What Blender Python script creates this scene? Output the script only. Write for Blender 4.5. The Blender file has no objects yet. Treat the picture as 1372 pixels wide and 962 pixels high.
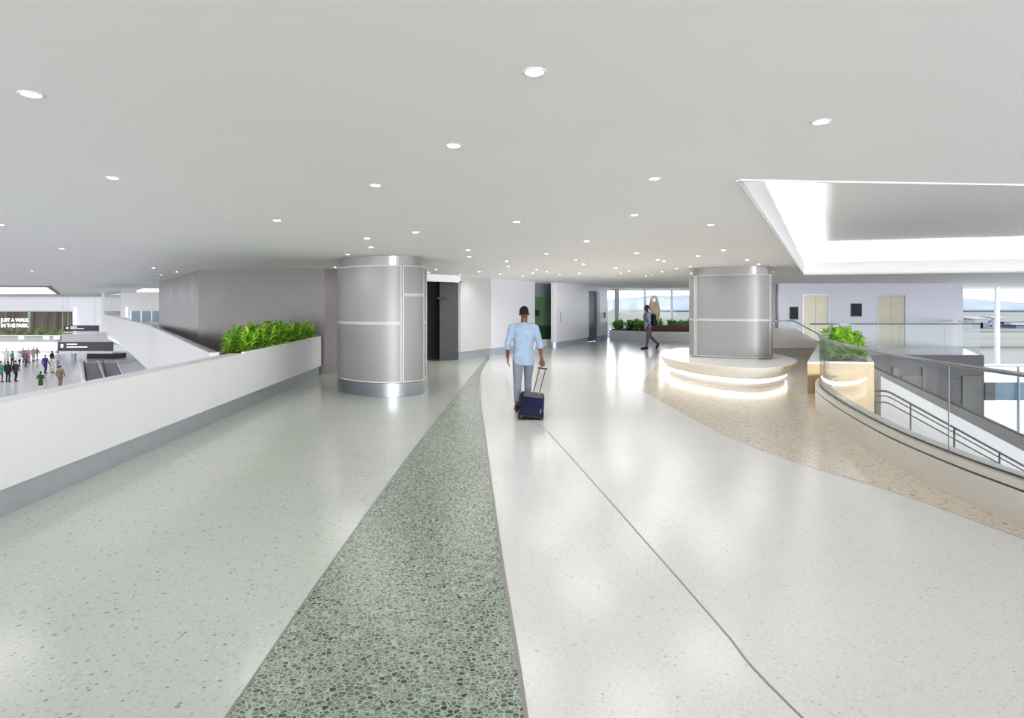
import bpy, bmesh, math, random
from mathutils import Vector, Matrix, noise
from mathutils.geometry import tessellate_polygon

sc = bpy.context.scene
col = sc.collection
PI = math.pi

# ------------------------------------------------------------------ camera
EYE = 1.8          # eye height
F = 850.0          # focal length in pixels of the 1372 px frame
cam_d = bpy.data.cameras.new('camera')
cam = bpy.data.objects.new('camera', cam_d)
col.objects.link(cam)
cam.location = (0, 0, EYE)
cam.rotation_euler = (PI / 2, 0, 0)
cam_d.sensor_fit = 'HORIZONTAL'
cam_d.sensor_width = 36.0
cam_d.lens = F / 1372 * 36
cam_d.shift_y = -71 / 1372
cam_d.clip_start = 0.05
cam_d.clip_end = 8000
sc.camera = cam

# ------------------------------------------------------------------ world, exposure
WORLD_STRENGTH = 2.1
w = bpy.data.worlds.new('sky'); sc.world = w
w.use_nodes = True
nt = w.node_tree; nt.nodes.clear()
wo = nt.nodes.new('ShaderNodeOutputWorld')
bg = nt.nodes.new('ShaderNodeBackground')
tc = nt.nodes.new('ShaderNodeTexCoord'); sx = nt.nodes.new('ShaderNodeSeparateXYZ')
rp = nt.nodes.new('ShaderNodeValToRGB')
nt.links.new(tc.outputs['Generated'], sx.inputs[0])
nt.links.new(sx.outputs['Z'], rp.inputs[0])
rp.color_ramp.elements[0].position = 0.0; rp.color_ramp.elements[0].color = (0.96, 0.965, 0.97, 1)
rp.color_ramp.elements[1].position = 0.6; rp.color_ramp.elements[1].color = (0.80, 0.88, 1.0, 1)
nt.links.new(rp.outputs[0], bg.inputs['Color'])
wm = nt.nodes.new('ShaderNodeMapRange'); wm.interpolation_type = 'SMOOTHSTEP'   # brighter sky beyond the windows
wm.inputs['From Min'].default_value = 0.1; wm.inputs['From Max'].default_value = 0.9
wm.inputs['To Min'].default_value = WORLD_STRENGTH; wm.inputs['To Max'].default_value = WORLD_STRENGTH * 2.1
nt.links.new(sx.outputs['Y'], wm.inputs['Value']); nt.links.new(wm.outputs[0], bg.inputs['Strength'])
nt.links.new(bg.outputs[0], wo.inputs['Surface'])
vs = sc.view_settings
vs.view_transform = 'Standard'; vs.look = 'None'; vs.gamma = 1.0
vs.exposure = 0.22
try: vs.use_curve_mapping = False
except Exception: pass
sc.cycles.max_bounces = 12
sc.cycles.diffuse_bounces = 8
sc.cycles.transparent_max_bounces = 24
sc.cycles.caustics_reflective = False
sc.cycles.caustics_refractive = False
sc.cycles.sample_clamp_indirect = 4.0
try:
    sc.cycles.use_denoising = True
except Exception: pass
DOWNLIGHT_W = 28.0
FAR_W = 42.0       # watts of each ceiling downlight
COVE_E = 72.0
BENCH_E = 2.6

# soft level fill added behind the camera to brighten surfaces facing it
fill_sun_d = bpy.data.lights.new('sun', 'SUN'); fill_sun_d.energy = 3.3; fill_sun_d.angle = math.radians(15); fill_sun_d.color = (1.0, 0.99, 0.98)
sun = bpy.data.objects.new('sun', fill_sun_d); col.objects.link(sun)
sun.rotation_euler = Vector((-0.15, 1.0, -0.015)).to_track_quat('-Z', 'Y').to_euler()

# ------------------------------------------------------------------ helpers
def srgb(r, g, b):
    def f(c):
        c /= 255.0
        return c / 12.92 if c <= 0.04045 else ((c + 0.055) / 1.055) ** 2.4
    return (f(r), f(g), f(b), 1.0)

CEIL = 2.8
def ground(px, py):            # floor point seen at a pixel of the photograph
    Y = F * EYE / (py - 410.0)
    return ((px - 686.0) / F * Y, Y)
def at_height(px, py, z):
    Y = F * (EYE - z) / (py - 410.0)
    return ((px - 686.0) / F * Y, Y)
def xat(px, Y): return (px - 686.0) / F * Y
def zat(py, Y): return EYE - (py - 410.0) / F * Y

M = {}
def mat(name, rgb, rough=0.5, metal=0.0, var=0.04, scale=6.0, spec=0.5, bump=0.0, coat=0.0, island=0.0, stretch=(1, 1, 1)):
    m = bpy.data.materials.new(name); m.use_nodes = True
    nt = m.node_tree; b = nt.nodes['Principled BSDF']
    c = rgb if len(rgb) == 4 else srgb(*rgb)
    tcn = nt.nodes.new('ShaderNodeTexCoord'); mp = nt.nodes.new('ShaderNodeMapping')
    mp.inputs['Scale'].default_value = stretch
    nz = nt.nodes.new('ShaderNodeTexNoise'); nz.inputs['Scale'].default_value = scale; nz.inputs['Detail'].default_value = 4
    nt.links.new(tcn.outputs['Object'], mp.inputs['Vector']); nt.links.new(mp.outputs[0], nz.inputs['Vector'])
    r = nt.nodes.new('ShaderNodeValToRGB')
    r.color_ramp.elements[0].position = 0.3; r.color_ramp.elements[1].position = 0.7
    r.color_ramp.elements[0].color = tuple(max(0, x * (1 - var)) for x in c[:3]) + (1,)
    r.color_ramp.elements[1].color = tuple(min(1, x * (1 + var)) for x in c[:3]) + (1,)
    nt.links.new(nz.outputs['Fac'], r.inputs[0])
    outc = r.outputs[0]
    if island:
        g = nt.nodes.new('ShaderNodeNewGeometry')
        hs = nt.nodes.new('ShaderNodeHueSaturation')
        ma = nt.nodes.new('ShaderNodeMath'); ma.operation = 'MULTIPLY_ADD'
        ma.inputs[1].default_value = island * 2; ma.inputs[2].default_value = 1 - island
        nt.links.new(g.outputs['Random Per Island'], ma.inputs[0])
        nt.links.new(ma.outputs[0], hs.inputs['Value'])
        mh = nt.nodes.new('ShaderNodeMath'); mh.operation = 'MULTIPLY_ADD'
        mh.inputs[1].default_value = -0.06; mh.inputs[2].default_value = 0.53
        nt.links.new(g.outputs['Random Per Island'], mh.inputs[0])
        nt.links.new(mh.outputs[0], hs.inputs['Hue'])
        nt.links.new(outc, hs.inputs['Color']); outc = hs.outputs[0]
    nt.links.new(outc, b.inputs['Base Color'])
    b.inputs['Roughness'].default_value = rough
    b.inputs['Metallic'].default_value = metal
    b.inputs['Specular IOR Level'].default_value = spec
    b.inputs['Coat Weight'].default_value = coat
    if bump:
        bp = nt.nodes.new('ShaderNodeBump'); bp.inputs['Strength'].default_value = bump; bp.inputs['Distance'].default_value = 0.01
        nt.links.new(nz.outputs['Fac'], bp.inputs['Height']); nt.links.new(bp.outputs[0], b.inputs['Normal'])
    if name.startswith('leaf'):
        tl = nt.nodes.new('ShaderNodeBsdfTranslucent'); mxs = nt.nodes.new('ShaderNodeMixShader'); mxs.inputs[0].default_value = 0.3
        out_ = [n for n in nt.nodes if n.type == 'OUTPUT_MATERIAL'][0]
        nt.links.new(outc, tl.inputs['Color']); nt.links.new(b.outputs[0], mxs.inputs[1]); nt.links.new(tl.outputs[0], mxs.inputs[2]); nt.links.new(mxs.outputs[0], out_.inputs['Surface'])
    M[name] = m
    return m

def emat(name, rgb, strength):
    m = bpy.data.materials.new(name); m.use_nodes = True
    nt = m.node_tree; b = nt.nodes['Principled BSDF']
    b.inputs['Base Color'].default_value = (0.8, 0.8, 0.8, 1)
    b.inputs['Emission Color'].default_value = rgb if len(rgb) == 4 else srgb(*rgb)
    b.inputs['Emission Strength'].default_value = strength
    M[name] = m
    return m

def glass(name, tint=(0.97, 0.985, 0.98), refl=0.10, rough=0.01):
    m = bpy.data.materials.new(name); m.use_nodes = True
    nt = m.node_tree; nt.nodes.clear()
    o = nt.nodes.new('ShaderNodeOutputMaterial')
    t = nt.nodes.new('ShaderNodeBsdfTransparent'); t.inputs[0].default_value = (*tint, 1)
    g = nt.nodes.new('ShaderNodeBsdfGlossy'); g.inputs['Roughness'].default_value = rough
    lw = nt.nodes.new('ShaderNodeLayerWeight'); lw.inputs['Blend'].default_value = 0.35
    ma = nt.nodes.new('ShaderNodeMath'); ma.operation = 'MULTIPLY_ADD'; ma.inputs[1].default_value = 0.6; ma.inputs[2].default_value = refl
    ma.use_clamp = True
    pw = nt.nodes.new('ShaderNodeMath'); pw.operation = 'POWER'; pw.inputs[1].default_value = 3
    nt.links.new(lw.outputs['Facing'], pw.inputs[0]); nt.links.new(pw.outputs[0], ma.inputs[0])
    mx = nt.nodes.new('ShaderNodeMixShader')
    nt.links.new(ma.outputs[0], mx.inputs[0]); nt.links.new(t.outputs[0], mx.inputs[1]); nt.links.new(g.outputs[0], mx.inputs[2])
    nt.links.new(mx.outputs[0], o.inputs['Surface'])
    M[name] = m
    return m

def terrazzo(name, matrix, chips, scale, edge=0.06, sparse=None, rough=0.12, tint2=None):
    """matrix colour between stone chips; chips = ramp colours picked at random per chip."""
    m = bpy.data.materials.new(name); m.use_nodes = True
    nt = m.node_tree; b = nt.nodes['Principled BSDF']
    g = nt.nodes.new('ShaderNodeTexCoord')
    def vor(feat, s):
        v = nt.nodes.new('ShaderNodeTexVoronoi'); v.feature = feat; v.inputs['Scale'].default_value = s
        nt.links.new(g.outputs['Object'], v.inputs['Vector']); return v
    n = nt.nodes.new('ShaderNodeTexNoise'); n.inputs['Scale'].default_value = 0.6; n.inputs['Detail'].default_value = 5
    nt.links.new(g.outputs['Object'], n.inputs['Vector'])
    v1 = vor('F1', scale); v2 = vor('DISTANCE_TO_EDGE', scale)
    sp = nt.nodes.new('ShaderNodeSeparateColor'); nt.links.new(v1.outputs['Color'], sp.inputs[0])
    cr = nt.nodes.new('ShaderNodeValToRGB'); cr.color_ramp.interpolation = 'CONSTANT'
    el = cr.color_ramp.elements
    el[0].position = 0; el[0].color = chips[0][1]
    el[1].position = chips[1][0]; el[1].color = chips[1][1]
    for p, c in chips[2:]:
        e = el.new(p); e.color = c
    nt.links.new(sp.outputs[0], cr.inputs[0])
    # chip mask: away from the cell edge, and for sparse chips only near the cell centre
    mr = nt.nodes.new('ShaderNodeMapRange'); mr.inputs['From Min'].default_value = edge * 0.6; mr.inputs['From Max'].default_value = edge
    if sparse is None:
        nt.links.new(v2.outputs['Distance'], mr.inputs['Value'])
    else:
        # random size per chip
        ml = nt.nodes.new('ShaderNodeMath'); ml.operation = 'MULTIPLY'; ml.inputs[1].default_value = sparse
        nt.links.new(sp.outputs[1], ml.inputs[0])
        sb = nt.nodes.new('ShaderNodeMath'); sb.operation = 'SUBTRACT'
        nt.links.new(ml.outputs[0], sb.inputs[0]); nt.links.new(v1.outputs['Distance'], sb.inputs[1])
        nt.links.new(sb.outputs[0], mr.inputs['Value'])
        mr.inputs['From Min'].default_value = 0.0; mr.inputs['From Max'].default_value = 0.04
    mx = nt.nodes.new('ShaderNodeMix'); mx.data_type = 'RGBA'
    nt.links.new(mr.outputs[0], mx.inputs[0]); mx.inputs[6].default_value = matrix
    nt.links.new(cr.outputs[0], mx.inputs[7])
    # second, finer layer
    v3 = vor('F1', scale * 2.7); sp3 = nt.nodes.new('ShaderNodeSeparateColor'); nt.links.new(v3.outputs['Color'], sp3.inputs[0])
    m3 = nt.nodes.new('ShaderNodeMix'); m3.data_type = 'RGBA'; m3.blend_type = 'MULTIPLY'
    m3.inputs[0].default_value = 1.0
    cr3 = nt.nodes.new('ShaderNodeValToRGB')
    cr3.color_ramp.elements[0].color = (0.90, 0.90, 0.90, 1); cr3.color_ramp.elements[1].color = (1, 1, 1, 1)
    nt.links.new(sp3.outputs[2], cr3.inputs[0]); nt.links.new(mx.outputs[2], m3.inputs[6]); nt.links.new(cr3.outputs[0], m3.inputs[7])
    m4 = nt.nodes.new('ShaderNodeMix'); m4.data_type = 'RGBA'; m4.blend_type = 'MULTIPLY'; m4.inputs[0].default_value = 1.0
    cr4 = nt.nodes.new('ShaderNodeValToRGB')
    cr4.color_ramp.elements[0].position = 0.35; cr4.color_ramp.elements[1].position = 0.65
    cr4.color_ramp.elements[0].color = (0.95, 0.95, 0.95, 1); cr4.color_ramp.elements[1].color = (1, 1, 1, 1)
    nt.links.new(n.outputs['Fac'], cr4.inputs[0]); nt.links.new(m3.outputs[2], m4.inputs[6]); nt.links.new(cr4.outputs[0], m4.inputs[7])
    nt.links.new(m4.outputs[2], b.inputs['Base Color'])
    b.inputs['Roughness'].default_value = rough
    b.inputs['Specular IOR Level'].default_value = 0.36
    M[name] = m
    return m

mat('white_paint', (226, 226, 228), 0.55, var=0.01)
mat('ceiling_paint', (238, 237, 236), 0.6, var=0.01, scale=1)
mat('white_panel', (240, 240, 243), 0.4, var=0.012, scale=2)
mat('cool_panel', (238, 240, 248), 0.4, var=0.012, scale=2)
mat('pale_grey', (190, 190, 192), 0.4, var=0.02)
mat('dark_wall', (117, 113, 114), 0.3, var=0.04, scale=1.2)
mat('charcoal', (62, 64, 66), 0.4, var=0.05)
mat('slate_door', (92, 96, 122), 0.4, var=0.04)
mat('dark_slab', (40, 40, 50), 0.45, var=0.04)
mat('dim_slab', (70, 69, 72), 0.4, var=0.05)
mat('base_far', (178, 188, 204), 0.3, metal=0.25, var=0.03)
mat('metal_base', (186, 192, 200), 0.28, metal=0.6, var=0.03)
mat('shiny_base', (170, 174, 182), 0.38, metal=1.0, var=0.02)
mat('curb_metal', (214, 210, 204), 0.35, metal=0.3, var=0.03)
mat('groove', (70, 68, 68), 0.5)
mat('column_mesh', (146, 146, 148), 0.55, metal=0.4, var=0.05, scale=90, bump=0.05)
mat('frame_trim', (190, 190, 191), 0.45)
mat('rail_metal', (140, 143, 148), 0.25, metal=0.9)
mat('steel', (128, 126, 114), 0.35, metal=0.6, var=0.08, scale=3, stretch=(0.2, 1, 6))
mat('oak', (190, 164, 124), 0.45, var=0.07, scale=4, stretch=(6, 6, 0.5))
mat('bench_stone', (236, 234, 231), 0.25, var=0.03, scale=20)
mat('divider', (140, 138, 135), 0.35, metal=0.3)
mat('leaf', (146, 196, 62), 0.38, var=0.2, scale=8, island=0.5)
mat('leaf_dark', (132, 190, 92), 0.4, var=0.2, scale=8, island=0.5)
mat('stem', (70, 96, 40), 0.6)
mat('soil', (58, 44, 34), 0.95, var=0.3, scale=30, bump=0.5)
mat('bark', (112, 76, 62), 0.8, var=0.35, scale=5, bump=0.5, stretch=(0.4, 3, 3))
mat('black_sign', (22, 24, 32), 0.6, spec=0.2)
mat('sign_dark', (52, 53, 62), 0.4, var=0.05)
mat('bronze_stone', (196, 172, 146), 0.45, var=0.12, scale=3)
mat('mullion', (150, 158, 168), 0.4)
mat('white_mullion', (236, 238, 242), 0.4)
mat('stair_stone', (172, 172, 175), 0.4, var=0.05, scale=70)
mat('tread_stone', (150, 150, 153), 0.5, var=0.05, scale=60)
mat('black_rubber', (28, 28, 32), 0.5)
mat('belt', (128, 128, 134), 0.4, metal=0.4, var=0.1, scale=2, stretch=(30, 1, 1))
mat('dark_rail', (40, 40, 46), 0.4)
mat('green_glass', (78, 112, 80), 0.15, var=0.03)
mat('green_dark', (28, 66, 38), 0.15, var=0.03)
mat('green_wall_grey', (120, 126, 132), 0.3)
mat('blue_band', (104, 124, 142), 0.12, var=0.15, scale=0.8)
mat('bin_grey', (150, 150, 156), 0.4)
emat('lamp_glow', (255, 253, 248), 40.0)
emat('cove_glow', (255, 253, 250), COVE_E)
emat('bench_glow', (255, 253, 250), BENCH_E)
emat('hall_glow', (250, 252, 255), 1.7)
emat('hall_ceiling_fill', (250, 250, 255), 0.7)
glass('rail_glass', (0.95, 0.97, 0.965), 0.035)
glass('window_glass', (0.97, 0.985, 0.99), 0.0015)
terrazzo('terrazzo_pale_green', srgb(203, 208, 200), [(0, srgb(197, 202, 194)), (0.5, srgb(187, 193, 184)), (0.86, srgb(155, 162, 153)), (0.95, srgb(212, 217, 209))], 40, sparse=0.55, rough=0.17)
terrazzo('terrazzo_green', srgb(170, 183, 168), [(0, srgb(116, 126, 112)), (0.25, srgb(92, 103, 88)), (0.45, srgb(134, 144, 128)), (0.65, srgb(76, 86, 72)), (0.8, srgb(38, 45, 36)), (0.9, srgb(104, 116, 99))], 37, edge=0.10, rough=0.26)
terrazzo('terrazzo_white', srgb(230, 229, 227), [(0, srgb(225, 224, 221)), (0.6, srgb(218, 215, 210)), (0.95, srgb(200, 196, 190))], 38, sparse=0.45, rough=0.18)
terrazzo('terrazzo_tan', srgb(222, 212, 194), [(0, srgb(210, 197, 174)), (0.5, srgb(196, 182, 158)), (0.8, srgb(222, 212, 196)), (0.93, srgb(168, 152, 128))], 28, sparse=0.8, rough=0.17)
terrazzo('terrazzo_lower', srgb(220, 221, 224), [(0, srgb(216, 217, 220)), (0.6, srgb(210, 211, 214))], 10, sparse=0.4, rough=0.2)

class MB:
    def __init__(s): s.v = []; s.f = []; s.m = []
    def add(s, vs, fs, mi=0):
        b = len(s.v); s.v += [tuple(x) for x in vs]
        s.f += [tuple(i + b for i in f) for f in fs]; s.m += [mi] * len(fs)
        return s
    def box(s, x0, x1, y0, y1, z0, z1, mi=0):
        return s.add([(x0,y0,z0),(x1,y0,z0),(x1,y1,z0),(x0,y1,z0),(x0,y0,z1),(x1,y0,z1),(x1,y1,z1),(x0,y1,z1)],
                     [(0,3,2,1),(4,5,6,7),(0,1,5,4),(1,2,6,5),(2,3,7,6),(3,0,4,7)], mi)
    def prism(s, poly, z0, z1, mi=0, z0f=None, z1f=None):
        n = len(poly)
        a = sum(poly[i][0]*poly[(i+1)%n][1]-poly[(i+1)%n][0]*poly[i][1] for i in range(n))
        if a < 0: poly = poly[::-1]
        lo = [(p[0], p[1], z0f(p) if z0f else z0) for p in poly]; hi = [(p[0], p[1], z1f(p) if z1f else z1) for p in poly]
        tri = tessellate_polygon([[Vector((p[0], p[1], 0)) for p in poly]])
        fs = []
        for t in tri:
            A, B, C = (poly[i] for i in t)
            cr = (B[0]-A[0])*(C[1]-A[1])-(B[1]-A[1])*(C[0]-A[0])
            if cr < 0: t = t[::-1]
            fs.append(tuple(i + n for i in t)); fs.append(tuple(t[::-1]))
        fs += [(i, (i+1) % n, (i+1) % n + n, i + n) for i in range(n)]
        return s.add(lo + hi, fs, mi)
    def seg(s, p, q, t, z0, z1, mi=0, z0b=None, z1b=None):
        """wall piece from p to q, thickness t to the right of p->q (t<0: left)."""
        d = Vector((q[0]-p[0], q[1]-p[1])); d.normalize(); nx, ny = d.y * t, -d.x * t
        z0b = z0 if z0b is None else z0b; z1b = z1 if z1b is None else z1b
        v = [(p[0],p[1],z0),(q[0],q[1],z0b),(q[0]+nx,q[1]+ny,z0b),(p[0]+nx,p[1]+ny,z0),
             (p[0],p[1],z1),(q[0],q[1],z1b),(q[0]+nx,q[1]+ny,z1b),(p[0]+nx,p[1]+ny,z1)]
        return s.add(v, [(0,3,2,1),(4,5,6,7),(0,1,5,4),(1,2,6,5),(2,3,7,6),(3,0,4,7)], mi)
    def rings(s, rings, mi=0, cap=True, closed=False):
        n = len(rings[0]); vs = [p for r in rings for p in r]; fs = []
        R = len(rings)
        for i in range(R if closed else R - 1):
            for j in range(n):
                a = i * n + j; b = i * n + (j+1) % n; c = ((i+1) % R) * n + (j+1) % n; d = ((i+1) % R) * n + j
                fs.append((a, b, c, d))
        if cap and not closed:
            fs.append(tuple(range(n))[::-1]); fs.append(tuple(range((R-1)*n, R*n)))
        return s.add(vs, fs, mi)
    def tube(s, pts, rad, n=10, mi=0, cap=True, flat=1.0, round_ends=False):
        pts = [Vector(p) for p in pts]
        if not hasattr(rad, '__len__'): rad = [rad] * len(pts)
        rad = list(rad)
        if round_ends:
            d0 = (pts[1]-pts[0]).normalized(); d1 = (pts[-1]-pts[-2]).normalized()
            r0, r1 = rad[0], rad[-1]
            pts = [pts[0]-d0*r0*0.9, pts[0]-d0*r0*0.55] + pts + [pts[-1]+d1*r1*0.55, pts[-1]+d1*r1*0.9]
            rad = [r0*0.3, r0*0.8] + rad + [r1*0.8, r1*0.3]
        rings = []; ref = None
        for i, p in enumerate(pts):
            d = (pts[min(i+1, len(pts)-1)] - pts[max(i-1, 0)]).normalized()
            if ref is None:
                ref = Vector((1, 0, 0)) if abs(d.x) < 0.8 else Vector((0, 1, 0))
            u = (ref - d * ref.dot(d)).normalized(); ref = u
            v = d.cross(u)
            rings.append([p + (u * math.cos(2*PI*j/n) + v * math.sin(2*PI*j/n) * flat) * rad[i] for j in range(n)])
        return s.rings(rings, mi, cap)
    def ell(s, c, r, n=16, k=10, mi=0, rot=None, keep=None):
        vs = []; c = Vector(c)
        for i in range(k + 1):
            th = PI * i / k
            for j in range(n):
                a = 2*PI*j/n
                p = Vector((r[0]*math.sin(th)*math.cos(a), r[1]*math.sin(th)*math.sin(a), r[2]*math.cos(th)))
                if rot is not None: p = rot @ p
                vs.append(c + p)
        fs = [(i*n+j, (i+1)*n+j, (i+1)*n+(j+1) % n, i*n+(j+1) % n) for i in range(k) for j in range(n)]
        if keep: fs = [f for f in fs if all(keep(vs[q] - c) for q in f)]
        return s.add(vs, fs, mi)
    def sections(s, secs, n=24, mi=0, power=2.0):
        """secs: (z, cx, cy, rx, ry) horizontal super-elliptic rings."""
        R = []
        for z, cx, cy, rx, ry in secs:
            r = []
            for j in range(n):
                a = 2*PI*j/n; ca, sa = math.cos(a), math.sin(a)
                r.append((cx + rx*math.copysign(abs(ca)**(2/power), ca), cy + ry*math.copysign(abs(sa)**(2/power), sa), z))
            R.append(r)
        return s.rings(R, mi)
    def build(s, name, mats, parent=None, smooth=False, loc=None, weld=False):
        me = bpy.data.meshes.new(name)
        me.from_pydata([tuple(v) for v in s.v], [], s.f)
        if not isinstance(mats, (list, tuple)): mats = [mats]
        for m in mats: me.materials.append(M[m] if isinstance(m, str) else m)
        if len(mats) > 1: me.polygons.foreach_set('material_index', s.m)
        bm = bmesh.new(); bm.from_mesh(me)
        if weld: bmesh.ops.remove_doubles(bm, verts=bm.verts, dist=1e-5)
        bmesh.ops.dissolve_degenerate(bm, edges=bm.edges, dist=1e-6)
        bmesh.ops.recalc_face_normals(bm, faces=bm.faces)
        loosev = [v for v in bm.verts if not v.link_faces]
        bmesh.ops.delete(bm, geom=loosev, context='VERTS')
        bm.to_mesh(me); bm.free()
        if smooth: me.polygons.foreach_set('use_smooth', [True] * len(me.polygons))
        me.update()
        o = bpy.data.objects.new(name, me); col.objects.link(o)
        if parent is not None: o.parent = parent
        if loc is not None: o.location = loc
        return o

def bevel(o, w=0.01, seg=2, ang=0.6):
    m = o.modifiers.new('bevel', 'BEVEL'); m.width = w; m.segments = seg; m.limit_method = 'ANGLE'; m.angle_limit = ang
    return o
def tag(o, label=None, cat=None, group=None, kind=None):
    if label: o['label'] = label
    if cat: o['category'] = cat
    if group: o['group'] = group
    if kind: o['kind'] = kind
    return o
def thing(name, label, cat, loc=(0, 0, 0), rz=0, group=None):
    o = bpy.data.objects.new(name, None); col.objects.link(o)
    o.empty_display_size = 0.1
    o.location = loc; o.rotation_euler = (0, 0, rz)
    return tag(o, label, cat, group)
def struct(mb, name, mats, label=None, smooth=False, parent=None):
    o = mb.build(name, mats, parent, smooth)
    if parent is None: o['kind'] = 'structure'
    if label: o['label'] = label
    return o
def copy_tree(o, parent=None):
    c = o.copy(); col.objects.link(c); c.parent = parent
    for ch in [x for x in bpy.data.objects if x.parent == o]: copy_tree(ch, c)
    return c
def spline(pts, n=8, closed=False):
    out = []; N = len(pts); P = [Vector(p) for p in pts]
    rng = range(N if closed else N - 1)
    for i in rng:
        g = (lambda k: P[k % N]) if closed else (lambda k: P[max(0, min(N-1, k))])
        p0, p1, p2, p3 = g(i-1), g(i), g(i+1), g(i+2)
        for j in range(n):
            t = j / n
            out.append(0.5*((2*p1)+(p2-p0)*t+(2*p0-5*p1+4*p2-p3)*t*t+(3*p1-p0-3*p2+p3)*t**3))
    if not closed: out.append(P[-1])
    return [tuple(p) for p in out]
def resample(pts, n, closed=False):
    P = [Vector(p) for p in pts] + ([Vector(pts[0])] if closed else [])
    L = [0]
    for a, b in zip(P, P[1:]): L.append(L[-1] + (b-a).length)
    out = []; m = n if closed else n - 1
    k = 0
    for i in range(n):
        t = L[-1] * i / m
        while k < len(L) - 2 and L[k+1] < t: k += 1
        u = (t - L[k]) / max(1e-9, L[k+1]-L[k])
        out.append(tuple(P[k].lerp(P[k+1], u)))
    return out
def offset(pts, d, closed=False):
    """shift a 2-D polyline by d to its right-hand side."""
    n = len(pts); out = []
    for i in range(n):
        a = pts[(i-1) % n] if closed else pts[max(0, i-1)]
        b = pts[(i+1) % n] if closed else pts[min(n-1, i+1)]
        v = Vector((b[0]-a[0], b[1]-a[1])).normalized()
        out.append((pts[i][0] + v.y*d, pts[i][1] - v.x*d))
    return out
def band(mb, pts, t, z0, z1, mi=0):
    """solid strip following an open polyline, thickness t to its right."""
    q = offset(pts, t); rings = []
    for p, r in zip(pts, q):
        rings.append([(p[0],p[1],z0),(r[0],r[1],z0),(r[0],r[1],z1),(p[0],p[1],z1)])
    return mb.rings(rings, mi)

# ================================================================== STRUCTURE
# floor: four poured terrazzo fields separated by curved dividers
def pxcurve(px, pre=(), post=()):
    return list(pre) + [ground(*p) for p in px] + list(post)
C1 = spline(pxcurve([(302,962),(440,760),(548,610),(610,530),(650,481)], [(-1.22,-2.6),(-1.24,0)]), 8)
C2 = spline(pxcurve([(705,962),(690,860),(668,720),(652,600),(645,545),(643,513),(646,497),(656,480.5)], [(0.4,-2.6),(0.25,0)]), 8)
C3n = [(4.12, 4.3)] + [ground(*p) for p in [(1372,722),(1200,660),(1065,619),(981,587),(926,560),(898,545),(860,524),(813,504),(780,492)]] + [(1.5,24),(1.2,30),(1.2,38)]
C3 = spline(C3n, 6)
FOOT_PTS = [(5.0,-2.6),(4.8,-1.5),(4.45,0.5),(4.2,2.5),(4.12,4.3),(4.15,5.14),(4.17,5.9),(4.29,7.03),(4.53,8.24),(4.93,9.81),(5.38,11.2),(5.85,12.2),(6.46,13.1)]
FOOT = spline(FOOT_PTS, 6)
U = Vector((0.46, 0.888)).normalized()          # direction of the planter, the stairwell and the ceiling recess
GL_END = (6.46 + U.x*9.6, 13.1 + U.y*9.6)
def lx(Y): return -4.3 - 0.0585 * (Y - 5.33)     # face of the long parapet on the left
iC = min(range(len(FOOT)), key=lambda i: (FOOT[i][0]-4.12)**2 + (FOOT[i][1]-4.3)**2)
footb = offset(FOOT, 0.3)
fl = MB()
z1 = list(C1) + [(-0.9,24.2),(-3,24.2),(-9,28),(-30,64),(-40.4,64),(-28.75,45.05),(-15.35,27.05),(-5.1,11.05),(lx(10.9)-0.25,10.9),(lx(-2.6)-0.25,-2.6)]
fl.prism(z1, -0.5, 0, 0)
fl.prism(list(C1) + [(-0.9,24.2)] + list(C2[::-1]), -0.5, 0, 1)
z3 = list(C2) + [(-0.9,24.2),(0.95,38.5),(1.2,38.5)] + list(C3[::-1]) + footb[:iC+1][::-1]
fl.prism(z3, -0.5, 0, 2)
k13 = max(i for i, p in enumerate(C3) if p[1] < 13.5)
TB = spline([C3[k13],(3.1,15.0),(3.75,17.2),(4.5,19.6),(6.3,22.4),(9.0,24.2),(10.9,25.0)], 6)
z4 = list(C3[:k13]) + TB + [(10.9,22.3),(6.5,13.4)] + footb[iC:-2][::-1]
fl.prism(z4, -0.5, 0, 3)
fl.prism(list(C3[k13:]) + [(1.2,38.5),(19.9,38.5),(19.9,30),(10.9,30),(10.9,25.0)] + TB[:-1][::-1][:-1], -0.5, 0, 2)
fl.prism([(10.9,23.3),(17.2,23.3),(19.9,28.2),(19.9,30),(10.9,30)], -0.5, 0, 4)
mat('lobby_floor', (222,222,232), 0.22, var=0.03, scale=40)
struct(fl, 'floor', ['terrazzo_pale_green','terrazzo_green','terrazzo_white','terrazzo_tan','lobby_floor'])
def ribbon(pts, wd, name):
    mb = MB(); band(mb, offset(pts, -wd/2), wd, 0.0, 0.0012); return struct(mb, name, 'divider')
ribbon(C1[6:-6], 0.012, 'trim_1'); ribbon(C2[6:-10], 0.022, 'trim_2'); ribbon(C3[:60], 0.010, 'trim_3')
D1 = spline([(1.9,0)] + [ground(*p) for p in [(1075,962),(965,840),(860,720),(735,580),(710,562),(690,540),(680,515),(677,500)]], 6)
ribbon(D1, 0.014, 'trim_4')

lo = MB()
lo.prism([(-125,-8),(0,-8),(0,97),(-125,97)], -5.3, -5.0); lo.prism([(0,-8),(60,-8),(60,33.8),(0,33.8)], -5.3, -5.0)
struct(lo, 'floor_lower', 'terrazzo_lower')

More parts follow.
